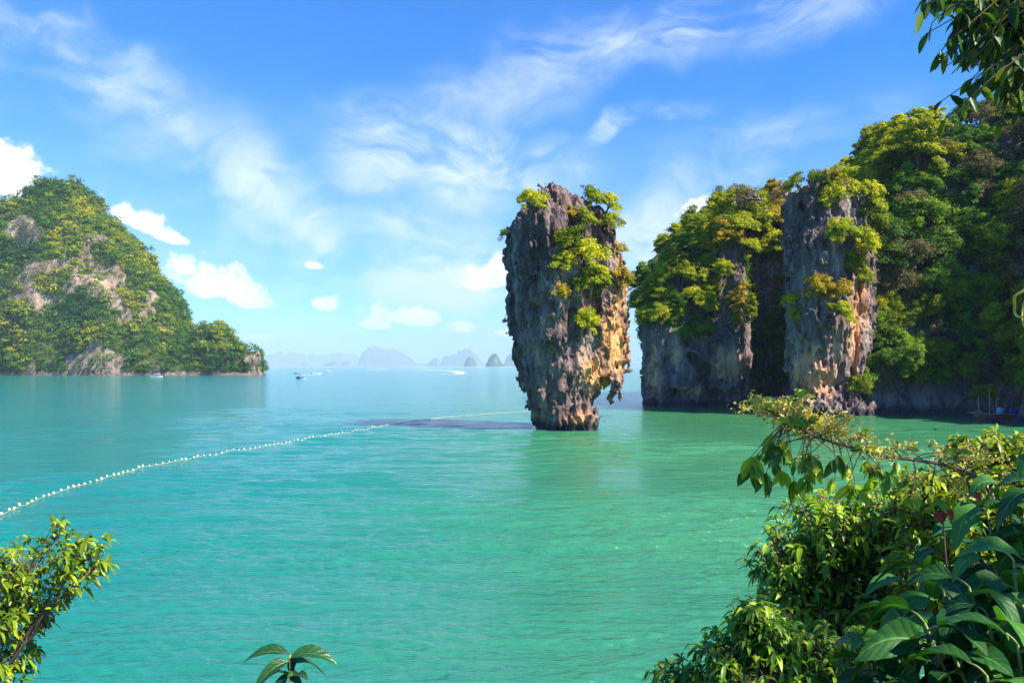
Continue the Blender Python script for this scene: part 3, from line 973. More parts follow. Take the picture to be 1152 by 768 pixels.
def crown_mesh(rng, R, H, ncl, nl, leaf, mat, name='crown', flat=.55, droop=0.0):
    """foliage: many leaf faces on clumps spread unevenly through the crown"""
    d = unit(rng.normal(size=(ncl, 3))); d[:, 2] = np.abs(d[:, 2]) * 1.0 - .28
    rad = rng.uniform(.35, 1.0, ncl) ** .6
    lop = 1 + .35 * np.cos(np.arctan2(d[:, 1], d[:, 0]) * rng.randint(1, 4) + rng.rand() * 6)
    C = d * (rad * lop)[:, None] * np.array((R * .82, R * .82, H * .85)); C[:, 2] += H * .55
    cr = R * (.13 + .24 * rng.rand(ncl) ** 1.6)
    w = cr ** 1.7; w /= w.sum()
    ci = rng.choice(ncl, nl, p=w)
    e = unit(rng.normal(size=(nl, 3))); e[:, 2] = np.where(rng.rand(nl) < .70, np.abs(e[:, 2]), e[:, 2])
    out = unit(C * np.array((1, 1, .25)))
    st = rng.uniform(.9, 1.9, ncl)
    off = e * (cr[ci] * rng.uniform(.3, 1.0, nl) ** .6 * (1 + .45 * (rng.rand(nl) < .14)))[:, None] * np.array((1, 1, flat))
    along = (off * out[ci]).sum(1)
    P = C[ci] + off + out[ci] * (along * (st[ci] - 1))[:, None]
    P[:, 2] -= (droop + .12) * np.hypot(P[:, 0], P[:, 1]) ** 1.4 / R
    N = unit(e * .8 + np.array((0, 0, .55)) + rng.normal(size=(nl, 3)) * .38)
    L = leaf * rng.uniform(.6, 1.35, nl)
    V, F = leaf_quads(P, N, L, L * rng.uniform(.42, .66, nl), rng)
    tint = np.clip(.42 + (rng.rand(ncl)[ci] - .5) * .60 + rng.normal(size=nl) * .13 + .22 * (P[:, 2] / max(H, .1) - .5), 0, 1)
    return mesh_data(name, V, F, mat, tint=np.repeat(tint, 4), smooth=False), C


def tree_proto(seed, R, H, trunk, ncl, nl, leaf, mat, **kw):
    rng = np.random.RandomState(seed)
    cm, C = crown_mesh(rng, R, H, ncl, nl, leaf, mat, **kw)
    cm.transform(Matrix.Translation((0, 0, trunk)))
    b = MB()
    top = np.array((rng.normal() * .15, rng.normal() * .15, trunk + H * .25))
    b.tube(bez((0, 0, -.6), top, (rng.normal() * .25, rng.normal() * .25, 0), 7), np.linspace(.085 * R + .04, .045 * R, 7), 7)
    for c in C[rng.permutation(len(C))[:9]]:
        b.tube(bez(top * rng.uniform(.6, 1), c + np.array((0, 0, trunk)), (0, 0, .2 * R), 5), np.linspace(.035 * R, .010 * R, 5), 5)
    tm = mesh_data('trunk', np.concatenate(b.V), np.concatenate(b.F), M['bark'])
    return tm, cm


PROTO = {}
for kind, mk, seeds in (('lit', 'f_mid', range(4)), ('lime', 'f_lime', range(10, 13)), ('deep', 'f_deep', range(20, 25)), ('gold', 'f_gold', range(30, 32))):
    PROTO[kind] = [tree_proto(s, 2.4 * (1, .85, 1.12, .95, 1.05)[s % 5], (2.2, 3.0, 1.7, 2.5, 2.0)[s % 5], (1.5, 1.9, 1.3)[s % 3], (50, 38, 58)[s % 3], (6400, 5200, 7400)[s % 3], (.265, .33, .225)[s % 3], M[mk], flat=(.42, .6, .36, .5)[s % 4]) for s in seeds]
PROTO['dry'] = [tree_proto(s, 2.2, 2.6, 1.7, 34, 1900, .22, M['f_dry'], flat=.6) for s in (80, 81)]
SHR = {}
for kind, mk, seeds in (('lit', 'f_mid', range(40, 42)), ('lime', 'f_lime', range(50, 53)), ('gold', 'f_gold', range(60, 62)), ('deep', 'f_deep', range(70, 72))):
    SHR[kind] = [tree_proto(s, 1.0, 1.0, .30, 34, 2600, .125, M[mk], flat=.62) for s in seeds]

R0 = random.Random(11)


def plant(p, nrm, proto, s, name, label, cat, group=None, lean=.35, squash=1.0):
    e = empty(name, p, label, cat, group)
    up = Vector((nrm[0] * lean, nrm[1] * lean, 1)).normalized()
    e.rotation_mode = 'QUATERNION'
    e.rotation_quaternion = up.to_track_quat('Z', 'Y') @ Matrix.Rotation(R0.random() * 6.283, 3, 'Z').to_quaternion()
    e.scale = (s, s, s * squash)
    tm, cm = proto
    link('trunk', tm, e); link('crown', cm, e)
    return e


def inpoly(x, y, poly):
    ins = False; n = len(poly)
    for i in range(n):
        (x1, y1), (x2, y2) = poly[i], poly[(i + 1) % n]
        if (y1 > y) != (y2 > y) and x < (x2 - x1) * (y - y1) / (y2 - y1) + x1: ins = not ins
    return ins


def zone(poly, spacing, names, kinds, smin, smax, name, label, cat, group, lean=.35, tries=2500, limit=200, proto=PROTO):
    xs = [p[0] for p in poly]; ys = [p[1] for p in poly]
    done = []
    for _ in range(tries):
        if len(done) >= limit: break
        px, py = R0.uniform(min(xs), max(xs)), R0.uniform(min(ys), max(ys))
        if not inpoly(px, py, poly): continue
        h = hit(px, py, names)
        if h is None: continue
        if any((h[0] - q).length < spacing for q in done): continue
        done.append(h[0])
        k = R0.choice(kinds)
        plant(h[0] - h[1] * .25, h[1], R0.choice(proto[k]), R0.uniform(smin, smax), name, label, cat, group, lean, R0.uniform(.85, 1.2))
    return len(done)


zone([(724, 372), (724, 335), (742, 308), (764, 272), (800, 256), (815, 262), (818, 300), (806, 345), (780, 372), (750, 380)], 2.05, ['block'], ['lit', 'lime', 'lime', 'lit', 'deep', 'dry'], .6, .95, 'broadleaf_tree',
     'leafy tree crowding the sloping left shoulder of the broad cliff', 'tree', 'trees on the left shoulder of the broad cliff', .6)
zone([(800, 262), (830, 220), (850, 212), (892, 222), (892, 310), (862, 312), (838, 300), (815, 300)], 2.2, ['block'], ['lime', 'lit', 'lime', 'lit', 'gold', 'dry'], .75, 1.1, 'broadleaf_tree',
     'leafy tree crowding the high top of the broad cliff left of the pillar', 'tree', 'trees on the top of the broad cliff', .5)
zone([(832, 214), (866, 214), (866, 240), (832, 240)], 1.3, ['block'], ['lime', 'lit'], .6, .85, 'broadleaf_tree',
     'yellow green tree at the very summit of the broad cliff', 'tree', 'summit trees of the broad cliff', .2, limit=5)
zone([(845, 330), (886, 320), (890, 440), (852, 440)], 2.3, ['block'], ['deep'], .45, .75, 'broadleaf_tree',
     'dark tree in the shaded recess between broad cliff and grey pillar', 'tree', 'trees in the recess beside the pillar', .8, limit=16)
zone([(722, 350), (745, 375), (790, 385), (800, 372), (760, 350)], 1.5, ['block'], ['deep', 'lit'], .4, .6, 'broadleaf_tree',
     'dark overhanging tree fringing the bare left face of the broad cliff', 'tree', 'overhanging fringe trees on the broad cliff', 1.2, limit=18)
zone([(826, 330), (842, 330), (846, 362), (828, 366)], 1.2, ['block'], ['lit', 'gold'], .8, 1.3, 'cliff_shrub',
     'olive shrub clinging to the narrow rib of the broad cliff', 'shrub', 'shrubs on the rib of the broad cliff', .8, limit=7, proto=SHR)

zone([(940, 225), (948, 178), (965, 162), (985, 150), (1005, 148), (1000, 230), (985, 275)], 1.85, ['slope', 'block'], ['lime', 'lime', 'lit'], .75, 1.1, 'broadleaf_tree',
     'sunlit yellow green tree on the skyline just behind the grey pillar', 'tree', 'sunlit trees behind the pillar', .4)
zone([(985, 166), (1010, 150), (1050, 168), (1048, 205), (990, 215)], 2.6, ['slope'], ['lit', 'lime', 'lit'], 1.0, 1.4, 'broadleaf_tree',
     'big round green tree on the crest right of the pillar', 'tree', 'crest trees right of the pillar', .3)
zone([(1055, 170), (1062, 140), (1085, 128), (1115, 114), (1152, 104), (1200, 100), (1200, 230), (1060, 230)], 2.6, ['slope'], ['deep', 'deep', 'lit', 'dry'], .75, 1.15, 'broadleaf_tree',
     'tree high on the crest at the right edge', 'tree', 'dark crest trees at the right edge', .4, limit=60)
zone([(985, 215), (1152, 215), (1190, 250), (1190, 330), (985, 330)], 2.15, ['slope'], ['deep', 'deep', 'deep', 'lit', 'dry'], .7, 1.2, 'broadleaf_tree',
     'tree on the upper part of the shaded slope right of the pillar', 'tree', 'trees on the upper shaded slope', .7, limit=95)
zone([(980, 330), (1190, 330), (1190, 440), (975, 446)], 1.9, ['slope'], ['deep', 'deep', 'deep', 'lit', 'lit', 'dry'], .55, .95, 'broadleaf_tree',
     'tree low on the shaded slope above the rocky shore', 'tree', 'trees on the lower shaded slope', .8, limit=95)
zone([(1125, 262), (1160, 255), (1160, 318), (1128, 312)], 1.8, ['slope'], ['lime', 'lit'], .55, .8, 'broadleaf_tree',
     'bright green tree on the rock face at the right edge', 'tree', 'bright trees on the right edge rock', .9, limit=5)

ONE = [
    # px, py, names, kind, size, name, label
    (597, 240, 'lime', 1.15, 'leafy yellow green shrub on the upper left rim of the sea stack'),
    (571, 270, 'deep', .62, 'small dark green tuft jutting left from the upper edge of the sea stack'),
    (664, 234, 'lit', 1.05, 'green shrub on the crown of the sea stack behind the dark pinnacles'),
    (683, 236, 'lime', .95, 'fan shaped light green tree leaning right off the top of the sea stack'),
    (690, 258, 'lime', .85, 'feathery shrub leaning out at the upper right edge of the sea stack'),
    (696, 285, 'gold', .55, 'thin dry brownish bush sticking out under the feathery shrub on the sea stack'),
    (655, 255, 'lit', .85, 'olive shrub in the gully below the crown of the sea stack'),
    (640, 246, 'gold', .6, 'small golden bush between the dark pinnacles of the sea stack'),
    (644, 283, 'lit', 1.15, 'dark green bush at the head of the plant strip on the sea stack'),
    (634, 304, 'lime', .9, 'yellow green bush on the left side of the plant strip on the sea stack'),
    (661, 303, 'lime', 1.5, 'largest bright yellow green bush in the middle of the sea stack front'),
    (668, 322, 'lime', 1.05, 'layered light green bush directly below the largest bush on the sea stack'),
    (648, 330, 'lit', .85, 'green bush on the lower left of the plant strip on the sea stack'),
    (678, 335, 'lit', .8, 'green bush at the lower right of the plant strip on the sea stack'),
    (632, 336, 'gold', .7, 'golden bush at the left foot of the plant strip on the sea stack'),
    (700, 322, 'gold', .95, 'golden orange bush on the sunlit right edge of the sea stack'),
    (656, 372, 'lime', 1.05, 'lone yellow green bush halfway down the front of the sea stack'),
    (672, 366, 'lime', .6, 'small lime bush touching the lone bush halfway down the sea stack'),
    (622, 396, 'lime', .42, 'tiny lime tuft low on the dark face of the sea stack'),
]
for px, py, kind, s, lab in ONE:
    h = hit(px, py, ['stack'])
    k = 0
    while h is None and k < 12:
        px += 2 if px < 620 else -2; k += 1; h = hit(px, py + (2 if py < 240 else 0), ['stack'])
    if h is None: continue
    plant(h[0] - h[1] * .12, h[1], SHR[kind][len(lab) % len(SHR[kind])], s * 1.25, 'cliff_shrub', lab, 'shrub', lean=.9)

PIL = [
    (900, 215, 'lit', 1.2, 'olive shrub on the upper left corner of the grey pillar'),
    (918, 209, 'lit', 1.1, 'grey green shrub on the left of the grey pillar top'),
    (935, 210, 'gold', 1.1, 'golden shrub in the middle of the grey pillar top'),
    (952, 212, 'lime', 1.7, 'lime shrub on the right shoulder of the grey pillar top'),
    (945, 232, 'lime', 1.5, 'lime shrub just under the top of the grey pillar'),
    (968, 235, 'lime', 1.9, 'wide lime tree on the upper right flank of the grey pillar'),
    (975, 262, 'lit', 1.7, 'green bush on the right flank of the grey pillar below the wide lime tree'),
    (940, 270, 'lime', 1.5, 'bright bush jutting left at the top of the green strip on the grey pillar'),
    (958, 282, 'lime', 1.7, 'bright bush in the middle of the green strip on the grey pillar'),
    (974, 292, 'lime', 1.4, 'bright bush on the right edge of the green strip on the grey pillar'),
    (955, 306, 'lit', 1.3, 'green bush low in the green strip on the grey pillar'),
    (965, 322, 'lit', 1.2, 'olive bush at the bottom tip of the green strip on the grey pillar'),
    (925, 332, 'gold', 1.4, 'golden bush clinging to the middle of the grey pillar face'),
    (942, 336, 'gold', 1.2, 'golden bush right beside the orange streak of the grey pillar'),
    (940, 360, 'lime', 1.3, 'lime bush hanging below the two golden bushes on the grey pillar'),
    (892, 346, 'lime', 1.0, 'flat yellow green bush jutting out from the left edge of the grey pillar'),
    (900, 360, 'lit', .9, 'small green bush under the flat bush on the left edge of the grey pillar'),
    (962, 442, 'lit', 1.3, 'olive bush at the foot of the grey pillar on its right'),
]
for px, py, kind, s, lab in PIL:
    h = hit(px, py, ['pillar'])
    k = 0
    while h is None and k < 10: py += 2; k += 1; h = hit(px, py, ['pillar'])
    if h is None: continue
    plant(h[0] - h[1] * .15, h[1], SHR[kind][len(lab) % len(SHR[kind])], s * 1.2, 'cliff_shrub', lab, 'shrub', lean=.9)


def undergrowth(o, n, seed, mat, keep, name, leaf):
    """ground cover hugging the rock between the trees"""
    rng = np.random.RandomState(seed)
    me = o.data
    v = np.empty(len(me.vertices) * 3, np.float32); me.vertices.foreach_get('co', v); v = v.reshape(-1, 3)
    f = np.empty(len(me.loops), np.int32); me.loops.foreach_get('vertex_index', f); f = f.reshape(-1, 4)
    c = v[f].mean(1); nn = np.cross(v[f[:, 2]] - v[f[:, 0]], v[f[:, 3]] - v[f[:, 1]])
    a = np.linalg.norm(nn, axis=1); nn = unit(nn)
    w = a * keep(c, nn); w /= w.sum()
    i = rng.choice(len(f), n, p=w)
    P = c[i] + rng.normal(size=(n, 3)) * .25 + nn[i] * np.abs(rng.normal(size=(n, 1))) * .28
    N = unit(nn[i] * .6 + np.array((0, 0, .6)) + rng.normal(size=(n, 3)) * .45)
    L = leaf * rng.uniform(.6, 1.4, n)
    V, F = leaf_quads(P, N, L, L * .55, rng)
    t = np.clip(.4 + fbm(P * .25, 3, seed) * .5 + rng.normal(size=n) * .15, 0, 1)
    tag(obj(name, V, F, mat, tint=np.repeat(t, 4), smooth=False), 'tangled green creepers and scrub covering the rock between the trees', 'undergrowth', kind='stuff')


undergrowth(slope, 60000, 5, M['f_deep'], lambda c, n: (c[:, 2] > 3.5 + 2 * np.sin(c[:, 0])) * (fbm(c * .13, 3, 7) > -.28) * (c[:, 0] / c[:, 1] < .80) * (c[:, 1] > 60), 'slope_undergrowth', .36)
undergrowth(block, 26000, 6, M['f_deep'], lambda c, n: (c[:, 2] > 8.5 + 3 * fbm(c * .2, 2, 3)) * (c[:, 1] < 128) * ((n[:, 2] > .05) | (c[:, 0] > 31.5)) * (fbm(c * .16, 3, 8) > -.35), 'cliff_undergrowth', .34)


def hill_forest():
    rng = np.random.RandomState(8)
    f = hQ; v = hV
    c = v[f].mean(1); nn = np.cross(v[f[:, 2]] - v[f[:, 0]], v[f[:, 3]] - v[f[:, 1]])
    a = np.linalg.norm(nn, axis=1); nn = unit(nn)
    px = c[:, 0] / c[:, 1] * F_PX + 576; py = HOR - (c[:, 2] - EYE) / c[:, 1] * F_PX
    bare = bare_rock(c)
    bare = bare + np.clip(-nn[:, 2] * 1.0 + .15, 0, 1) * .3
    w = a * (c[:, 2] > 1.0) * (c[:, 1] < 545) * np.where(bare > .46, .32, 1.0) * (c[:, 0] > -372)
    w *= np.where(nn[:, 1] < .45, 1, .35)
    w /= w.sum()
    n = 10500; nl = 54
    i = rng.choice(len(f), n, p=w)
    rad = (.8 + 2.0 * rng.rand(n) ** 1.8) * (1 + .6 * (rng.rand(n) < .08))
    cen = c[i] + nn[i] * rad[:, None] * .35 + np.array((0, 0, .7)) * rad[:, None]
    sp = np.clip(.44 + fbm(c[i] * .035, 4, 17) * .55 + rng.normal(size=n) * .15 + .10 * sstep(c[i][:, 2], 30, 70) - .2 * (c[i][:, 2] < 22), 0, 1)
    k = np.repeat(np.arange(n), nl)
    e = unit(rng.normal(size=(n * nl, 3))); e[:, 2] = np.where(rng.rand(n * nl) < .75, np.abs(e[:, 2]), e[:, 2])
    P = cen[k] + e * (rad[k] * rng.uniform(.55, 1.1, n * nl))[:, None] * np.array((1, 1, .8))
    N = unit(e + np.array((0, 0, .4)) + rng.normal(size=(n * nl, 3)) * .35)
    L = rad[k] * .38 * rng.uniform(.6, 1.3, n * nl)
    V, F = leaf_quads(P, N, L, L * .7, rng)
    t = np.clip(sp[k] + rng.normal(size=n * nl) * .10, 0, 1)
    tag(obj('hill_forest', V, F, M['f_hill'], tint=np.repeat(t, 4), smooth=False), 'dense mixed green and olive forest covering the big left island hill', 'forest', kind='stuff')


hill_forest()


# ------------------------------------------------------------------ boats, buoy line, wakes
def hull_mesh(b, L, Wd, H, sheer, n=15):
    """open pointed hull, bow towards +x"""
    s = np.linspace(0, 1, n)
    half = Wd / 2 * np.interp(s, [0, .1, .5, .8, .93, 1], [.55, .8, 1, .72, .32, .02])
    zt = H * (1 + np.interp(s, [0, .5, .85, 1], [sheer * .25, 0, sheer * .5, sheer]))
    zb = np.interp(s, [0, .8, 1], [-.12, -.12, H * .35])
    x = (s - .5) * L
    rows = []
    for k, (fy, fz) in enumerate(((1, 1), (.86, .45), (.45, 0.05), (0, 0), (-.45, .05), (-.86, .45), (-1, 1), (-.9, .97), (-.7, .5), (0, .28), (.7, .5), (.9, .97))):
        rows.append(np.stack([x, half * fy, zb + (zt - zb) * fz], 1))
    V = np.stack(rows, 1); m = len(rows)
    i = np.arange(n - 1)[:, None] * m; j = np.arange(m)[None]; j2 = (j + 1) % m
    F = np.stack([i + j, i + j2, i + m + j2, i + m + j], -1).reshape(-1, 4)
    caps = [(0, 1, 10, 11), (1, 2, 9, 10), (2, 3, 4, 9), (4, 5, 8, 9), (5, 6, 7, 8)]
    b.add(V.reshape(-1, 3), np.concatenate([F, np.array(caps)]))


def speedboat(p, rz, L, label, canopy='white', hull='white', folk=2):
    e = empty('small_boat', p, label, 'boat', 'small boats far out on the bay')
    e.rotation_euler = (0, 0, rz)
    b = MB(); hull_mesh(b, L, L * .26, L * .11, .45); b.build('hull', M[hull], e, smooth=False)
    b = MB()
    b.box((-.05 * L, 0, .30 * L), (.42 * L, .22 * L, .018 * L))
    for x in (-.22, .12):
        for y in (-.095, .095): b.tube([(x * L, y * L, .1 * L), (x * L, y * L, .295 * L)], .008 * L, 5)
    b.build('canopy', M[canopy], e)
    b = MB(); b.box((.16 * L, 0, .15 * L), (.03 * L, .17 * L, .09 * L)); b.build('windscreen', M['dark'], e)
    b = MB(); b.box((-.50 * L, 0, .10 * L), (.06 * L, .07 * L, .13 * L)); b.box((-.54 * L, 0, .02 * L), (.03 * L, .03 * L, .1 * L)); b.build('outboard_motor', M['dark'], e)


def wake(pts, w0, w1, label):
    pts = np.array(pts, float); n = len(pts)
    rng = np.random.RandomState(n)
    b = MB()
    tg = np.gradient(pts, axis=0); tg = unit(tg); nx = np.stack([-tg[:, 1], tg[:, 0]], 1)
    for k in range(int(n * 26)):                                   # broken flecks of foam along the track
        u = rng.rand() * (n - 1); i = int(u); fr = u - i
        c = pts[i] * (1 - fr) + pts[min(i + 1, n - 1)] * fr
        w = w0 + (w1 - w0) * u / (n - 1)
        w *= .65; c = c + nx[i] * rng.normal() * w * .42
        s = w * rng.uniform(.12, .38); a = math.atan2(tg[i, 1], tg[i, 0])
        th = np.linspace(0, 2 * np.pi, 9)[:-1]
        rr = s * rng.uniform(.6, 1.2, 8)
        q = np.stack([np.cos(th) * rr * 2.6, np.sin(th) * rr], 1)
        q = np.stack([q[:, 0] * math.cos(a) - q[:, 1] * math.sin(a), q[:, 0] * math.sin(a) + q[:, 1] * math.cos(a)], 1) + c
        V = np.concatenate([np.column_stack([q, np.full(8, .05)]), [[c[0], c[1], .10 + .05 * rng.rand()]]])
        b.add(V, [(0, 1, 2, 8), (2, 3, 4, 8), (4, 5, 6, 8), (6, 7, 0, 8)])
    tag(b.build('foam_wake', M['foam']), label, 'foam', kind='stuff')


def sea_at(px, py):
    Y = EYE * F_PX / (py - HOR); return np.array(((px - 576) / F_PX * Y, Y, 0.0))


B = [(334, 420.2, 2.9, 6.5, 'leftmost of the four small boats right of the left hill, white with its bow left'),
     (337, 425.6, 2.6, 6.0, 'nearest of the four small boats right of the left hill, dark hull with short wake'),
     (356, 421.0, .25, 7.5, 'white boat trailing the longest white wake among the four small boats'),
     (369, 418.3, .1, 7.0, 'rightmost and farthest of the four small boats right of the left hill'),
     (176, 424.6, 3.1, 8.5, 'pale boat close to the foot of the left hill'),
     (415, 412.9, 0.0, 24, 'white boat with wake near the horizon below the tallest hump'),
     (539, 413.2, 1.2, 22, 'white boat near the horizon between the two dark blue islets')]
for px, py, rz, L, lab in B:
    speedboat(sea_at(px, py), rz, L * .72, lab, canopy='white' if 'dark' not in lab or 'islets' in lab else 'navy', hull='navy' if 'dark hull' in lab else 'white')
wake([sea_at(x, y)[:2] for x, y in ((355, 421.2), (350, 421.5), (345, 421.7), (340, 421.9))], .5, 1.1, 'thin white wake behind a small boat right of the left hill')
wake([sea_at(x, y)[:2] for x, y in ((338, 425.8), (341, 425.7), (345, 425.6))], .35, .9, 'short white wake behind the nearest small boat')
wake([sea_at(x, y)[:2] for x, y in ((413, 415.4), (418, 415.5), (426, 415.4), (434, 415.1))], 4, 9, 'white wake streak below the tallest hazy hump')
wake([sea_at(x, y)[:2] for x, y in ((474, 415.2), (485, 416.2), (500, 416.7), (512, 417.4), (519, 418.5), (514, 420.5))], 5, 11, 'long curved pale wake on the far water left of the sea stack')


def longtail():
    c = W(1120, 470.5, 80); c[2] = 0.0
    e = empty('longtail_boat', c, 'weathered wooden long boat with pale blue bundle moored under the shaded slope', 'boat')
    e.rotation_euler = (0, 0, math.radians(4)); e.scale = (-1, 1, 1)     # bow towards the left
    e.scale = (1, 1, 1); e.rotation_euler = (0, 0, math.radians(184))
    L = 4.6
    b = MB(); hull_mesh(b, L, 1.15, .52, .8); b.build('hull', M['hullred'], e, smooth=False)
    b = MB()
    for s in (-1, 1):
        x = np.linspace(-2.2, 1.75, 12); b.tube(np.stack([x, s * .575 * np.interp(x, [-2.2, -1.8, 0, 1.2, 1.75], [.75, .9, 1, .74, .48]), .56 + .06 * np.maximum(x, 0) ** 2], 1), .035, 5)
    b.build('gunwale', M['woodpale'], e)
    b = MB()
    for x in (-.9, .1, .9): b.box((x, 0, .47), (.16, .9, .035))
    b.build('bench', M['woodpale'], e)
    b = MB(); b.tube([(2.1, 0, .62), (2.35, 0, .70), (2.75, 0, .72), (3.05, 0, .70)], [.06, .05, .04, .03], 6); b.build('bow_post', M['woodpale'], e)
    b = MB(); b.tube([(-1.5, .1, .55), (-2.3, .1, .85), (-3.0, .1, 1.02)], .045, 6); b.box((-1.75, .1, .72), (.5, .22, .22)); b.build('engine', M['white'], e)
    b = MB()
    for s in (-1, 1):
        for x in (-1.2, -.1): b.tube([(x, s * .4, .38), (x, s * .4, 1.15)], .022, 5)
    b.build('awning_post', M['woodpale'], e)
    # cover lumps are separate things lying in the boat
    def lump(dx, dy, z, r, mat, name, lab, cat):
        th = np.linspace(0, 2 * np.pi, 17)[:-1]; ph = np.linspace(-1.3, 1.5, 9)
        T, PH = np.meshgrid(th, ph, indexing='ij')
        d = np.stack([np.cos(T) * np.cos(PH), np.sin(T) * np.cos(PH), np.sin(PH)], -1).reshape(-1, 3)
        rr = 1 + .16 * perlin(d * 2.2, dx * 3)
        V = d * rr[:, None] * np.array(r)
        n = 9; i = np.arange(16)[:, None]; j = np.arange(8)[None]; i2 = (i + 1) % 16
        Q = np.stack([i * n + j, i2 * n + j, i2 * n + j + 1, i * n + j + 1], -1).reshape(-1, 4)
        o = obj(name, V, Q, mat); o.location = (c[0] + dx, c[1] + dy, z)
        tag(o, lab, cat)
    lump(.35, -.15, .85, (.36, .34, .40), M['cyan'], 'covered_bundle', 'round pale blue covered bundle sitting in the wooden long boat', 'bundle')
    lump(1.75, -.1, .80, (.42, .4, .36), M['tarp'], 'tarp_heap', 'royal blue tarp heap on the stern of the wooden long boat', 'tarp')
    lump(-1.7, 0, .72, (.26, .24, .22), M['woodpale'], 'cloth_heap', 'greyish pink cloth heap near the bow of the wooden long boat', 'cloth')
    for px, h, lab in ((1101, 2.4, 'thin pale pole standing left of the wooden long boat'), (1113, 2.9, 'tallest pale mooring pole behind the middle of the wooden long boat'), (1121, 2.1, 'pale mooring pole right of the tallest pole behind the wooden long boat')):
        p = W(px, 460, 81.6)
        b = MB(); b.tube([(0, 0, -.8), (.03, 0, h * .5), (.0, 0.02, h)], [.05, .045, .035], 6)
        o = b.build('mooring_pole', M['woodpale']); o.location = (p[0], p[1], 0); tag(o, lab, 'pole', 'mooring poles by the long boat')
    for px, py, s, k in ((1101, 446, .85, 'left'), (1116, 445, 1.0, 'right')):
        p = W(px, py, 82.2)
        plant(Vector((p[0], p[1] + .6, 1.2)), Vector((0, -1, 0)), SHR['lit'][0 if k == 'left' else 1], s, 'cliff_shrub',
              'small rounded green shrub above the wooden long boat, %s of the pair' % k, 'shrub', lean=.1, squash=1.6)


longtail()


def buoys():
    path = np.array([sea_at(x, y)[:2] for x, y in ((-30, 589), (0, 580), (50, 559), (100, 543), (160, 526), (230, 513), (300, 502), (350, 493), (400, 485), (450, 476), (500, 469.5), (560, 464.8), (596, 462.5))])
    seg = np.r_[0, np.cumsum(np.hypot(*np.diff(path, axis=0).T))]
    n = 135; s = np.linspace(0, seg[-1], n)
    x = np.interp(s, seg, path[:, 0]); y = np.interp(s, seg, path[:, 1])
    rng = np.random.RandomState(4); zw = wave_height(x, y)
    th = np.linspace(0, 2 * np.pi, 11)[:-1]
    rr = [.0, .055, .085, .095, .085, .055, .0]; zz = [-.10, -.085, -.045, 0.0, .05, .10, .13]
    V = np.concatenate([np.stack([r * np.cos(th), r * np.sin(th), np.full(10, z)], 1) for r, z in zip(rr, zz)])
    i = np.arange(6)[:, None] * 10; j = np.arange(10)[None]; j2 = (j + 1) % 10
    me = mesh_data('float_buoy', V, np.stack([i + j, i + j2, i + 10 + j2, i + 10 + j], -1).reshape(-1, 4), M['float'])
    for k in range(n):
        o = link('float_buoy', me); sc = rng.uniform(.38, .64)
        o.location = (x[k] + rng.normal() * .03, y[k] + rng.normal() * .06, .06 + zw[k] + rng.normal() * .01); o.scale = (sc, sc, sc)
        o.rotation_euler = (rng.normal() * .25, rng.normal() * .25, rng.rand() * 6)
        tag(o, 'small cream float strung on the long rope across the water', 'buoy', 'floats of the barrier line')
    b = MB(); b.tube(np.stack([x, y, zw + .02], 1), .008, 5)
    tag(b.build('float_rope', M['rope']), 'thin pale rope carrying the line of cream floats across the bay', 'rope')


buoys()


# ------------------------------------------------------------------ near plants
def bush(name, label, cat, base, vols, ntips, nleaf, L, mat, stem='twig', ratio=.36, droop=(.2, .7), seed=1, nstem=None, shell=.45, up=.35, yellow=.0, rad=.02):
    """branched shrub: stems to each volume, twigs to the tips, leaves in loose whorls at the tips"""
    rng = np.random.RandomState(seed)
    base = np.array(base, float)
    e = empty(name, base, label, cat)
    b = MB(); paths = []
    vols = [(np.array(c, float), np.array(r, float), w) for c, r, w in vols]
    for c, r, w in vols:
        p = bez(base + rng.normal(size=3) * .06 * np.array((1, 1, 0)), c, ((c - base) * .12)[0] * 0 + rng.normal() * .15, 9, rng, .03)
        b.tube(p, np.linspace(rad, rad * .45, 9), 6); paths.append(p)
    ws = np.array([v[2] for v in vols], float); ws /= ws.sum()
    PP, DD, NN, LL, TT = [], [], [], [], []
    for k in range(ntips):
        vi = rng.choice(len(vols), p=ws); c, r, _ = vols[vi]
        d = unit(rng.normal(size=3)); d[2] = d[2] * .9 + .1
        tip = c + d * r * rng.rand() ** shell
        src = paths[vi][rng.randint(5, 9)]
        tw = bez(src, tip, (0, 0, .08 * np.linalg.norm(tip - src)), 6, rng, .012)
        b.tube(tw, np.linspace(rad * .32, rad * .14, 6), 4)
        td = unit(tw[-1] - tw[-3])
        m = max(3, int(nleaf * rng.uniform(.6, 1.3)))
        q = rng.rand(m) ** 1.5
        pos = tw[-1] - (tw[-1] - tw[-3])[None] * q[:, None] * .9
        ang = np.arange(m) * 2.4 + rng.rand() * 6
        a = unit(np.cross(td, np.array((.3, .2, 1.0)))); bb = np.cross(td, a)
        dirs = a * np.cos(ang)[:, None] + bb * np.sin(ang)[:, None] + td * rng.uniform(.25, .9, (m, 1)) + np.array((0, 0, up * .4)) + rng.normal(size=(m, 3)) * .2
        dirs = unit(dirs)
        nrm = unit(np.array((0, 0, 1.0)) - dirs * dirs[:, 2:3] + rng.normal(size=(m, 3)) * .35)
        tv = rng.rand()
        PP.append(pos); DD.append(dirs); NN.append(nrm); LL.append(L * rng.uniform(.55, 1.2, m))
        TT.append(np.clip(.30 + .35 * (tv - .5) + rng.normal(size=m) * .17 + yellow * (d[2] * .5 + .5), 0, 1))
    P, D, N, Ls, T = map(np.concatenate, (PP, DD, NN, LL, TT))
    V, F, U = leaf_fine(P, D, N, Ls, Ls * ratio * rng.uniform(.8, 1.2, len(P)), rng.uniform(droop[0], droop[1], len(P)))
    b.build('stem', M[stem], e, shift=base)
    obj('foliage', V - base, F, M[mat], e, tint=np.repeat(T, 15), uv=U)
    return e


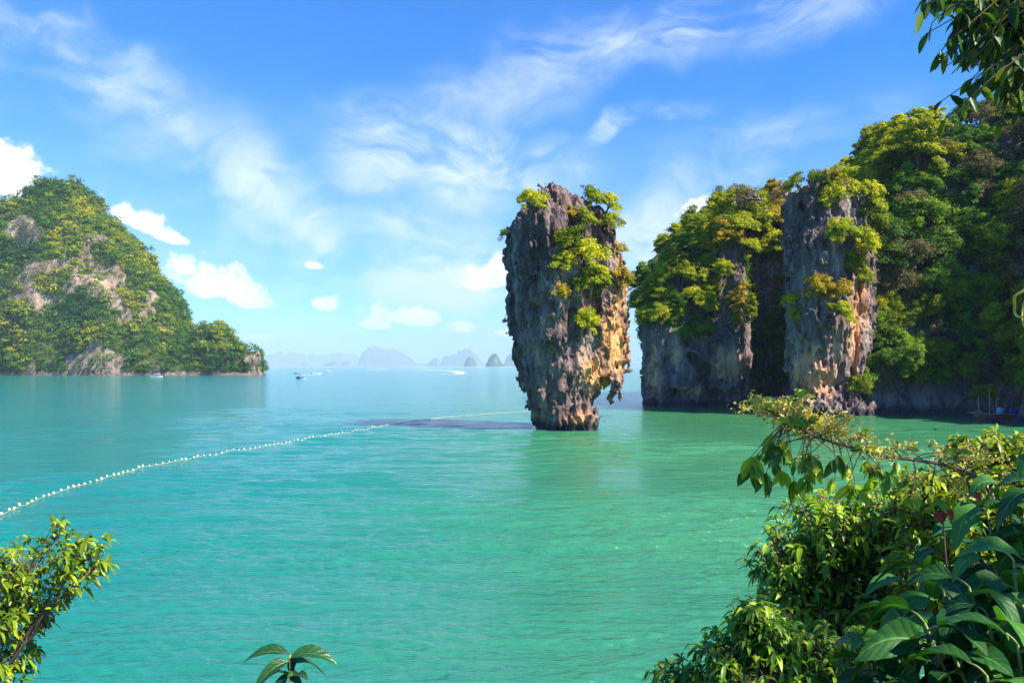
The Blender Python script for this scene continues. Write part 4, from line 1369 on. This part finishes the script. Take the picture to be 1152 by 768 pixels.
def gbase(x, y): return np.array((x, y, ground_z(x, y) - .05))


def vpx(px, py, Y, rx, ry, rd):          # an ellipsoid volume named by where it shows
    return W(px, py, Y), np.array((rx / F_PX * Y, rd, ry / F_PX * Y))


bl = gbase(-5.3, 6.2)
bush('leafy_shrub', 'yellow green shrub with whorled leaves at the lower left corner above the water', 'shrub', bl,
     [(*vpx(35, 632, 6.2, 46, 34, .5), 3), (*vpx(72, 594, 6.2, 12, 15, .15), .7), (*vpx(98, 612, 6.1, 28, 12, .25), 1.2), (*vpx(104, 640, 6.0, 24, 14, .25), 1.0), (*vpx(40, 675, 6.2, 46, 26, .5), 2.2), (*vpx(10, 650, 6.3, 40, 50, .5), 2), (*vpx(10, 700, 6.2, 44, 24, .4), 1.6), (*vpx(20, 748, 6.1, 24, 22, .3), 1.0)],
     250, 9, .092, 'f_yel', seed=3, yellow=.30, droop=(.1, .8), rad=.009, stem='bark')

bsp = gbase(-.72, 2.6)


def sprig():
    e = empty('leafy_sprig', bsp, 'single dark glossy leafed sprig poking up at the bottom edge', 'plant')
    top = W(326, 736, 2.6)
    b = MB(); p = bez(bsp, top, (.04, 0, .0), 10); b.tube(p, np.linspace(.007, .0035, 10), 6); b.build('stem', M['stem'], e, shift=bsp)
    T = [(-1, .42, .17, .45), (1, .46, .19, .5), (-.85, .1, .15, .6), (.8, .2, .15, .7), (.45, -.5, .13, .6), (-.4, -.45, .13, .6), (.12, .9, .10, .3), (-.5, .75, .12, .5), (.55, .7, .13, .5), (-.9, -.5, .12, .4), (.9, -.5, .12, .4)]
    rng = np.random.RandomState(2)
    D = np.array([(t[0], rng.normal() * .35, t[1]) for t in T]); P = np.array([top - (top - p[-3]) * q for q in np.linspace(0, .3, len(T))])
    Ls = np.array([t[2] for t in T])
    V, F, U = leaf_fine(P, D, np.tile((0, -.25, 1.0), (len(T), 1)) + rng.normal(size=(len(T), 3)) * .15, Ls, Ls * .34, np.array([t[3] for t in T]), st=10, rng=rng)
    obj('foliage', V - bsp, F, M['f_sprig'], e, tint=np.repeat(rng.uniform(.2, .8, len(T)), 50), uv=U)


sprig()

bush('leafy_shrub', 'dense sunlit shrub in the middle of the right foreground thicket', 'shrub', gbase(3.0, 7.4),
     [(*vpx(935, 590, 7.2, 62, 42, .7), 3), (*vpx(900, 630, 7.1, 62, 42, .6), 3), (*vpx(985, 620, 7.2, 70, 60, .7), 3), (*vpx(1010, 570, 7.0, 60, 34, .5), 2), (*vpx(905, 680, 6.9, 66, 36, .6), 2), (*vpx(985, 690, 6.8, 70, 50, .6), 2.2)],
     900, 9, .115, 'f_bush', seed=5, yellow=.42, droop=(.3, .9), rad=.03)
bush('leafy_shrub', 'low shrub with narrow leaves spreading along the bottom of the right thicket', 'shrub', gbase(2.4, 5.6),
     [(*vpx(770, 762, 5.6, 52, 18, .3), 1.5), (*vpx(825, 735, 5.5, 52, 28, .3), 2), (*vpx(870, 720, 5.4, 58, 34, .4), 2.4), (*vpx(930, 735, 5.3, 62, 44, .4), 2.6), (*vpx(860, 765, 5.2, 80, 24, .4), 2), (*vpx(850, 690, 5.5, 26, 22, .2), .9)],
     520, 9, .11, 'f_bush', seed=6, ratio=.28, yellow=.40, droop=(.3, .9))
bush('leafy_shrub', 'bright light green shrub behind the arching branch at the right edge', 'shrub', gbase(4.0, 6.6),
     [(*vpx(1100, 535, 6.2, 60, 36, .5), 2.4), (*vpx(1050, 560, 6.1, 55, 34, .4), 2), (*vpx(1120, 505, 6.3, 44, 24, .4), 1.4), (*vpx(1085, 610, 6.0, 70, 44, .5), 2), (*vpx(1035, 640, 6.0, 44, 50, .4), 1.6), (*vpx(1130, 570, 6.1, 50, 60, .4), 2), (*vpx(1120, 660, 5.6, 70, 60, .5), 2)],
     620, 9, .12, 'f_yel', seed=7, ratio=.34, yellow=.34, droop=(.2, .8), rad=.025)


def arching_branch():
    base = gbase(3.6, 5.6)
    e = empty('arching_shrub', base, 'arching branch with creamy yellow blossom tufts reaching left over the green water', 'shrub')
    rng = np.random.RandomState(9)
    b = MB()
    main = np.array([base, W(1135, 600, 5.5), W(1105, 535, 5.4), W(1060, 521, 5.3), W(1000, 514, 5.25), W(955, 503, 5.2), (W(920, 492, 5.2)), W(903, 484, 5.2), W(890, 474, 5.2), W(870, 466, 5.2), W(851, 468, 5.2)])
    t = np.linspace(0, len(main) - 1, 46); path = np.stack([np.interp(t, np.arange(len(main)), main[:, k]) for k in range(3)], 1)
    ker = np.array((1, 2, 3, 2, 1)) / 9
    for k in range(3): path[2:-2, k] = np.convolve(path[:, k], ker, 'valid')
    b.tube(path, np.linspace(.013, .004, 46), 7)
    P, D, N, Ls, T = [], [], [], [], []; BP = []
    for q in range(105):
        i = rng.randint(10, 41) if q > 8 else rng.randint(32, 40)
        s = path[i]
        hang = rng.rand() < .42
        tip = s + np.array((rng.normal() * .13, rng.normal() * .12, -rng.uniform(.06, .30) if hang else rng.uniform(.02, .13)))
        tw = bez(s, tip, (rng.normal() * .03, 0, .03), 5); b.tube(tw, np.linspace(.004, .002, 5), 4)
        if hang or rng.rand() < .25:
            for _ in range(rng.randint(3, 6)):
                d = unit(np.array((rng.normal() * .6, rng.normal() * .6, -.8 if hang else .1)))
                P.append(tip + rng.normal(size=3) * .012); D.append(d); N.append(unit(np.array((rng.normal() * .6, -1, .5)))); Ls.append(rng.uniform(.07, .15)); T.append(rng.uniform(.05, .75))
        if not hang or rng.rand() < .2:
            for _ in range(rng.randint(24, 44)): BP.append(tip + rng.normal(size=3) * np.array((.035, .035, .028)))
    # two hanging leaves at the far left end
    for px, py in ((848, 540), (862, 548), (878, 545), (845, 530), (893, 556)):
        tw = bez(path[37], W(px, py - 16, 5.2), (0, 0, .03), 6); b.tube(tw, np.linspace(.004, .002, 6), 4)
        for _ in range(4):
            P.append(tw[-1]); D.append(unit(np.array((rng.normal() * .4, rng.normal() * .3, -1)))); N.append(np.array((rng.normal() * .5, -1, .3))); Ls.append(rng.uniform(.10, .16)); T.append(rng.uniform(.1, .95))
    b.build('branch', M['twig'], e, shift=base)
    P, D, N = map(np.array, (P, D, N)); Ls = np.array(Ls)
    V, F, U = leaf_fine(P, D, N, Ls, Ls * .42, np.full(len(P), .15)); obj('foliage', V - base, F, M['f_bush'], e, tint=np.repeat(T, 15), uv=U)
    BP = np.array(BP); n = len(BP)
    V, F = leaf_quads(BP, unit(rng.normal(size=(n, 3)) + np.array((0, -.3, .6))), rng.uniform(.018, .046, n), rng.uniform(.010, .024, n), rng)
    obj('blossom', V - base, F, M['blossom'], e, tint=np.repeat(rng.rand(n), 4), smooth=False)
    # young yellow leaves at the tip
    P = np.array([W(px, py, 5.2) for px, py in ((898, 480), (905, 474), (912, 484), (893, 490), (920, 480), (903, 492), (916, 496), (908, 500))])
    D = rng.normal(size=(8, 3)) + np.array((.2, 0, .4)); Ls = rng.uniform(.06, .10, 8)
    V, F, U = leaf_fine(P, D, np.tile((0, -1.0, .6), (8, 1)), Ls, Ls * .5, np.full(8, .2)); obj('young_leaf', V - base, F, M['f_yel'], e, tint=np.full(len(V), .9), uv=U)


arching_branch()


def redleaf():
    c = W(1060, 574, 3.05); base = gbase(c[0], 3.1)
    e = empty('red_tipped_sapling', base, 'slender sapling with two red leaves among the green right thicket', 'plant')
    b = MB(); b.tube(bez(base, c, (.1, 0, .0), 9), np.linspace(.008, .003, 9), 5); b.build('stem', M['twig'], e, shift=base)
    P = np.array([c, c + (.02, 0, .006), W(1096, 553, 3.05), c + (-.02, -.015, 0)]); D = np.array([(-.2, -.2, -1), (.35, -.2, -.9), (.3, -.3, -.6), (-.6, -.1, -.5)], float)
    b2 = bez(c, P[2], (0, 0, .05), 5)
    Ls = np.array((.048, .042, .04, .032))
    V, F, U = leaf_fine(P, D, np.tile((0, -1.0, .4), (4, 1)), Ls, Ls * .62, np.full(4, .15), st=10); [obj('red_leaf', V[k * 50:k * 50 + 50] - base, F[:len(F) // 4], M['redleaf'], e, tint=np.full(50, (.3, .7, .9, .5)[k]), uv=U[k * 50:k * 50 + 50]) for k in range(4)]


redleaf()


def big_leaf_plant(name, label, base, tips, seed, L, k, spread=.14):
    rng = np.random.RandomState(seed); base = np.array(base)
    e = empty(name, base, label, 'plant')
    b = MB(); P, D, N, Ls, T, Dr = [], [], [], [], [], []
    for px, py, Y in tips:
        tip = W(px, py, Y); p = bez(base + rng.normal(size=3) * (.08, .08, 0), tip, (rng.normal() * .08, rng.normal() * .05, .0), 12)
        b.tube(p, np.linspace(.011, .005, 12), 7)
        m = k + rng.randint(-1, 2)
        for j in range(m):
            u = 1 - .42 * (j / m) ** 1.1; i = u * 11; i0 = min(int(i), 10); s = p[i0] * (1 - i + i0) + p[i0 + 1] * (i - i0)
            a = j * 2.4 + rng.rand() * .7 + seed
            d = unit(np.array((math.cos(a), math.sin(a), .45 - .5 * j / m + rng.normal() * .15)))
            pet = bez(s, s + d * spread * rng.uniform(.3, .6) + np.array((0, 0, .01)), (0, 0, .012), 5); b.tube(pet, np.linspace(.0042, .003, 5), 5)
            P.append(pet[-1]); D.append(d); nn = np.array((0, 0, 1.0)) + rng.normal(size=3) * .28; N.append(unit(nn - d * (nn @ d)))
            Ls.append(L * rng.uniform(.7, 1.15)); T.append(rng.uniform(.1, .9)); Dr.append(rng.uniform(.4, 1.1))
    P, D, N, Ls = map(np.array, (P, D, N, Ls))
    V, F, U = leaf_fine(P, D, N, Ls, Ls * rng.uniform(.42, .60, len(P)), np.array(Dr), fold=.16, st=12, rng=rng)
    b.build('stem', M['stem'], e, shift=base)
    obj('foliage', V - base, F, M['f_big'], e, tint=np.repeat(T, 60), uv=U)


big_leaf_plant('broad_leaved_plant', 'large dark broad leaved plant with veined leaves filling the lower right corner', gbase(1.9, 2.7),
               [(1010, 690, 2.9), (1060, 650, 3.0), (1110, 690, 2.7), (985, 735, 3.0), (1140, 630, 2.9), (1070, 730, 2.6), (1145, 725, 2.5), (1030, 745, 2.8), (1090, 660, 2.8), (1150, 680, 2.7), (1000, 760, 2.8), (1110, 760, 2.4), (1040, 700, 2.7), (1165, 640, 2.8)], 21, .245, 15, .09)
big_leaf_plant('broad_leaved_plant', 'taller broad leaved plant with drooping leaves standing behind at the right edge', gbase(2.6, 3.6),
               [(1095, 600, 3.6), (1130, 550, 3.5), (1150, 585, 3.4), (1065, 625, 3.7), (1120, 640, 3.4), (1168, 515, 3.3), (1030, 660, 3.8), (1110, 575, 3.5), (1155, 620, 3.4), (1080, 650, 3.5), (1172, 560, 3.3)], 22, .245, 14, .09)


def overhanging_tree():
    base = gbase(6.2, .6)
    e = empty('overhanging_tree', base, 'tree overhanging from the right with leafy twigs drooping into the top right corner', 'tree')
    rng = np.random.RandomState(12)
    b = MB(); fork = np.array((6.0, 1.2, 7.4))
    b.tube(bez(base, fork, (.3, .2, 0), 10), np.linspace(.19, .12, 10), 9)
    P, D, N, Ls, T = [], [], [], [], []
    def spray(tip, src, m, L, hang):
        tw = bez(src, tip, (0, 0, .12), 7, rng, .015); b.tube(tw, np.linspace(.007, .0025, 7), 4)
        for _ in range(m):
            u = rng.rand() ** .7 * 5.99; i = int(u); s = tw[i] + (tw[i + 1] - tw[i]) * (u - i)
            d = unit(np.array((rng.normal() * .55, rng.normal() * .55, -1.0 * hang + rng.normal() * .3)))
            P.append(s); D.append(d); N.append(unit(np.array((rng.normal(), rng.normal() - .5, .4)))); Ls.append(L * rng.uniform(.6, 1.2)); T.append(np.clip(rng.normal() * .22 + .42, 0, 1))
    # crown over the shaded corner
    limbs = []
    for c in ((7.2, .8, 9.6), (5.6, 2.4, 9.3), (6.6, 3.2, 8.8), (4.9, 2.9, 8.6), (5.2, 1.0, 9.4), (7.6, 2.2, 9.0), (4.4, 3.6, 8.2), (6.4, 1.8, 10.2), (5.6, .4, 8.5)):
        p = bez(fork, c, (0, 0, .4), 8); b.tube(p, np.linspace(.07, .02, 8), 6); limbs.append(p)
    for p in limbs:
        for _ in range(30):
            src = p[rng.randint(3, 8)]; c = p[-1]
            tip = c + unit(rng.normal(size=3)) * rng.uniform(.3, .95) * np.array((1, 1, .6))
            if tip[2] < EYE + .50 * tip[1] and tip[0] < .68 * tip[1]: continue
            spray(tip, src, 12, .13, .3)
    # the bough that shows in the picture
    bough = bez(limbs[6][-1], W(1105, -10, 4.3), (0, 0, .1), 9); b.tube(bough, np.linspace(.02, .007, 9), 6)
    bough2 = bez(limbs[6][-1], W(1165, 50, 4.2), (.1, 0, .1), 9); b.tube(bough2, np.linspace(.02, .007, 9), 6)
    for px, py, src in ((1040, 2, 0), (1035, 18, 0), (1048, 30, 0), (1062, 55, 0), (1066, 78, 0), (1050, 80, 0), (1075, 62, 0), (1078, 40, 0), (1090, 70, 0), (1100, 50, 0), (1096, 30, 0), (1110, 78, 1), (1120, 60, 1), (1093, 100, 1), (1098, 108, 1), (1086, 82, 0),
                        (1130, 85, 1), (1140, 65, 1), (1150, 95, 1), (1135, 40, 1), (1148, 30, 1), (1120, 25, 1), (1105, 12, 0), (1085, 15, 0), (1068, 12, 0), (1140, 105, 1), (1152, 115, 1), (1128, 100, 1), (1145, 10, 1), (1125, 5, 1), (1160, 75, 1), (1160, 50, 1), (1112, 40, 1), (1155, 125, 1), (1080, 28, 0), (1057, 22, 0), (1115, 92, 1), (1138, 118, 1), (1146, 80, 1), (1132, 70, 1)):
        for q in range(4 if px > 1075 else 2):
            spray(W(px + q * rng.normal() * 8, py - 4 + q * rng.normal() * 8, rng.uniform(4.0, 4.6)), (bough if src == 0 else bough2)[rng.randint(4, 9)], 11, .10, .9)
    b.build('trunk', M['bark'], e, shift=base)
    P, D, N = map(np.array, (P, D, N)); Ls = np.array(Ls)
    V, F, U = leaf_fine(P, D, N, Ls, Ls * .42, rng.uniform(.0, .4, len(P)))
    obj('foliage', V - base, F, M['f_hang'], e, tint=np.repeat(T, 15), uv=U)


overhanging_tree()


def yellow_vine():
    Y = 4.4
    pts = [(1215, -60), (1195, 120), (1172, 270), (1158, 320), (1150, 328), (1143, 331), (1140.5, 337), (1142, 345), (1141, 350), (1143, 355), (1148, 357), (1154, 355), (1157, 345), (1154, 335), (1150.5, 345), (1149.5, 356), (1151, 366), (1156, 372)]
    p = np.array([W(x, y, Y + .04 * math.sin(i)) for i, (x, y) in enumerate(pts)])
    t = np.linspace(0, len(p) - 1, 90); q = np.stack([np.interp(t, np.arange(len(p)), p[:, k]) for k in range(3)], 1)
    for k in range(3): q[2:-2, k] = np.convolve(q[:, k], np.ones(5) / 5, 'valid')
    b = MB(); b.tube(q, np.linspace(.009, .004, 90), 7)
    tag(b.build('curling_vine', M['vine']), 'yellow curling vine looping at the right edge against the dark slope', 'vine')


yellow_vine()


# ------------------------------------------------------------------ air
def haze():
    b = MB(); b.box((0, 10400, 298), (36000, 21600, 604))
    m = bpy.data.materials.new('haze_air'); m.use_nodes = True
    t = NT(m.node_tree); t.n.clear()
    v = t.node('ShaderNodeVolumePrincipled'); v.inputs['Color'].default_value = (.58, .83, 1.0, 1)
    v.inputs['Density'].default_value = HAZE; v.inputs['Anisotropy'].default_value = -.15
    o = t.node('ShaderNodeOutputMaterial'); t.l.new(v.outputs[0], o.inputs['Volume'])
    ob = b.build('haze', m, smooth=False)
    tag(ob, 'pale sea haze between the near rocks and the horizon islands', 'haze', kind='stuff')


HAZE = 1.25e-4
haze()
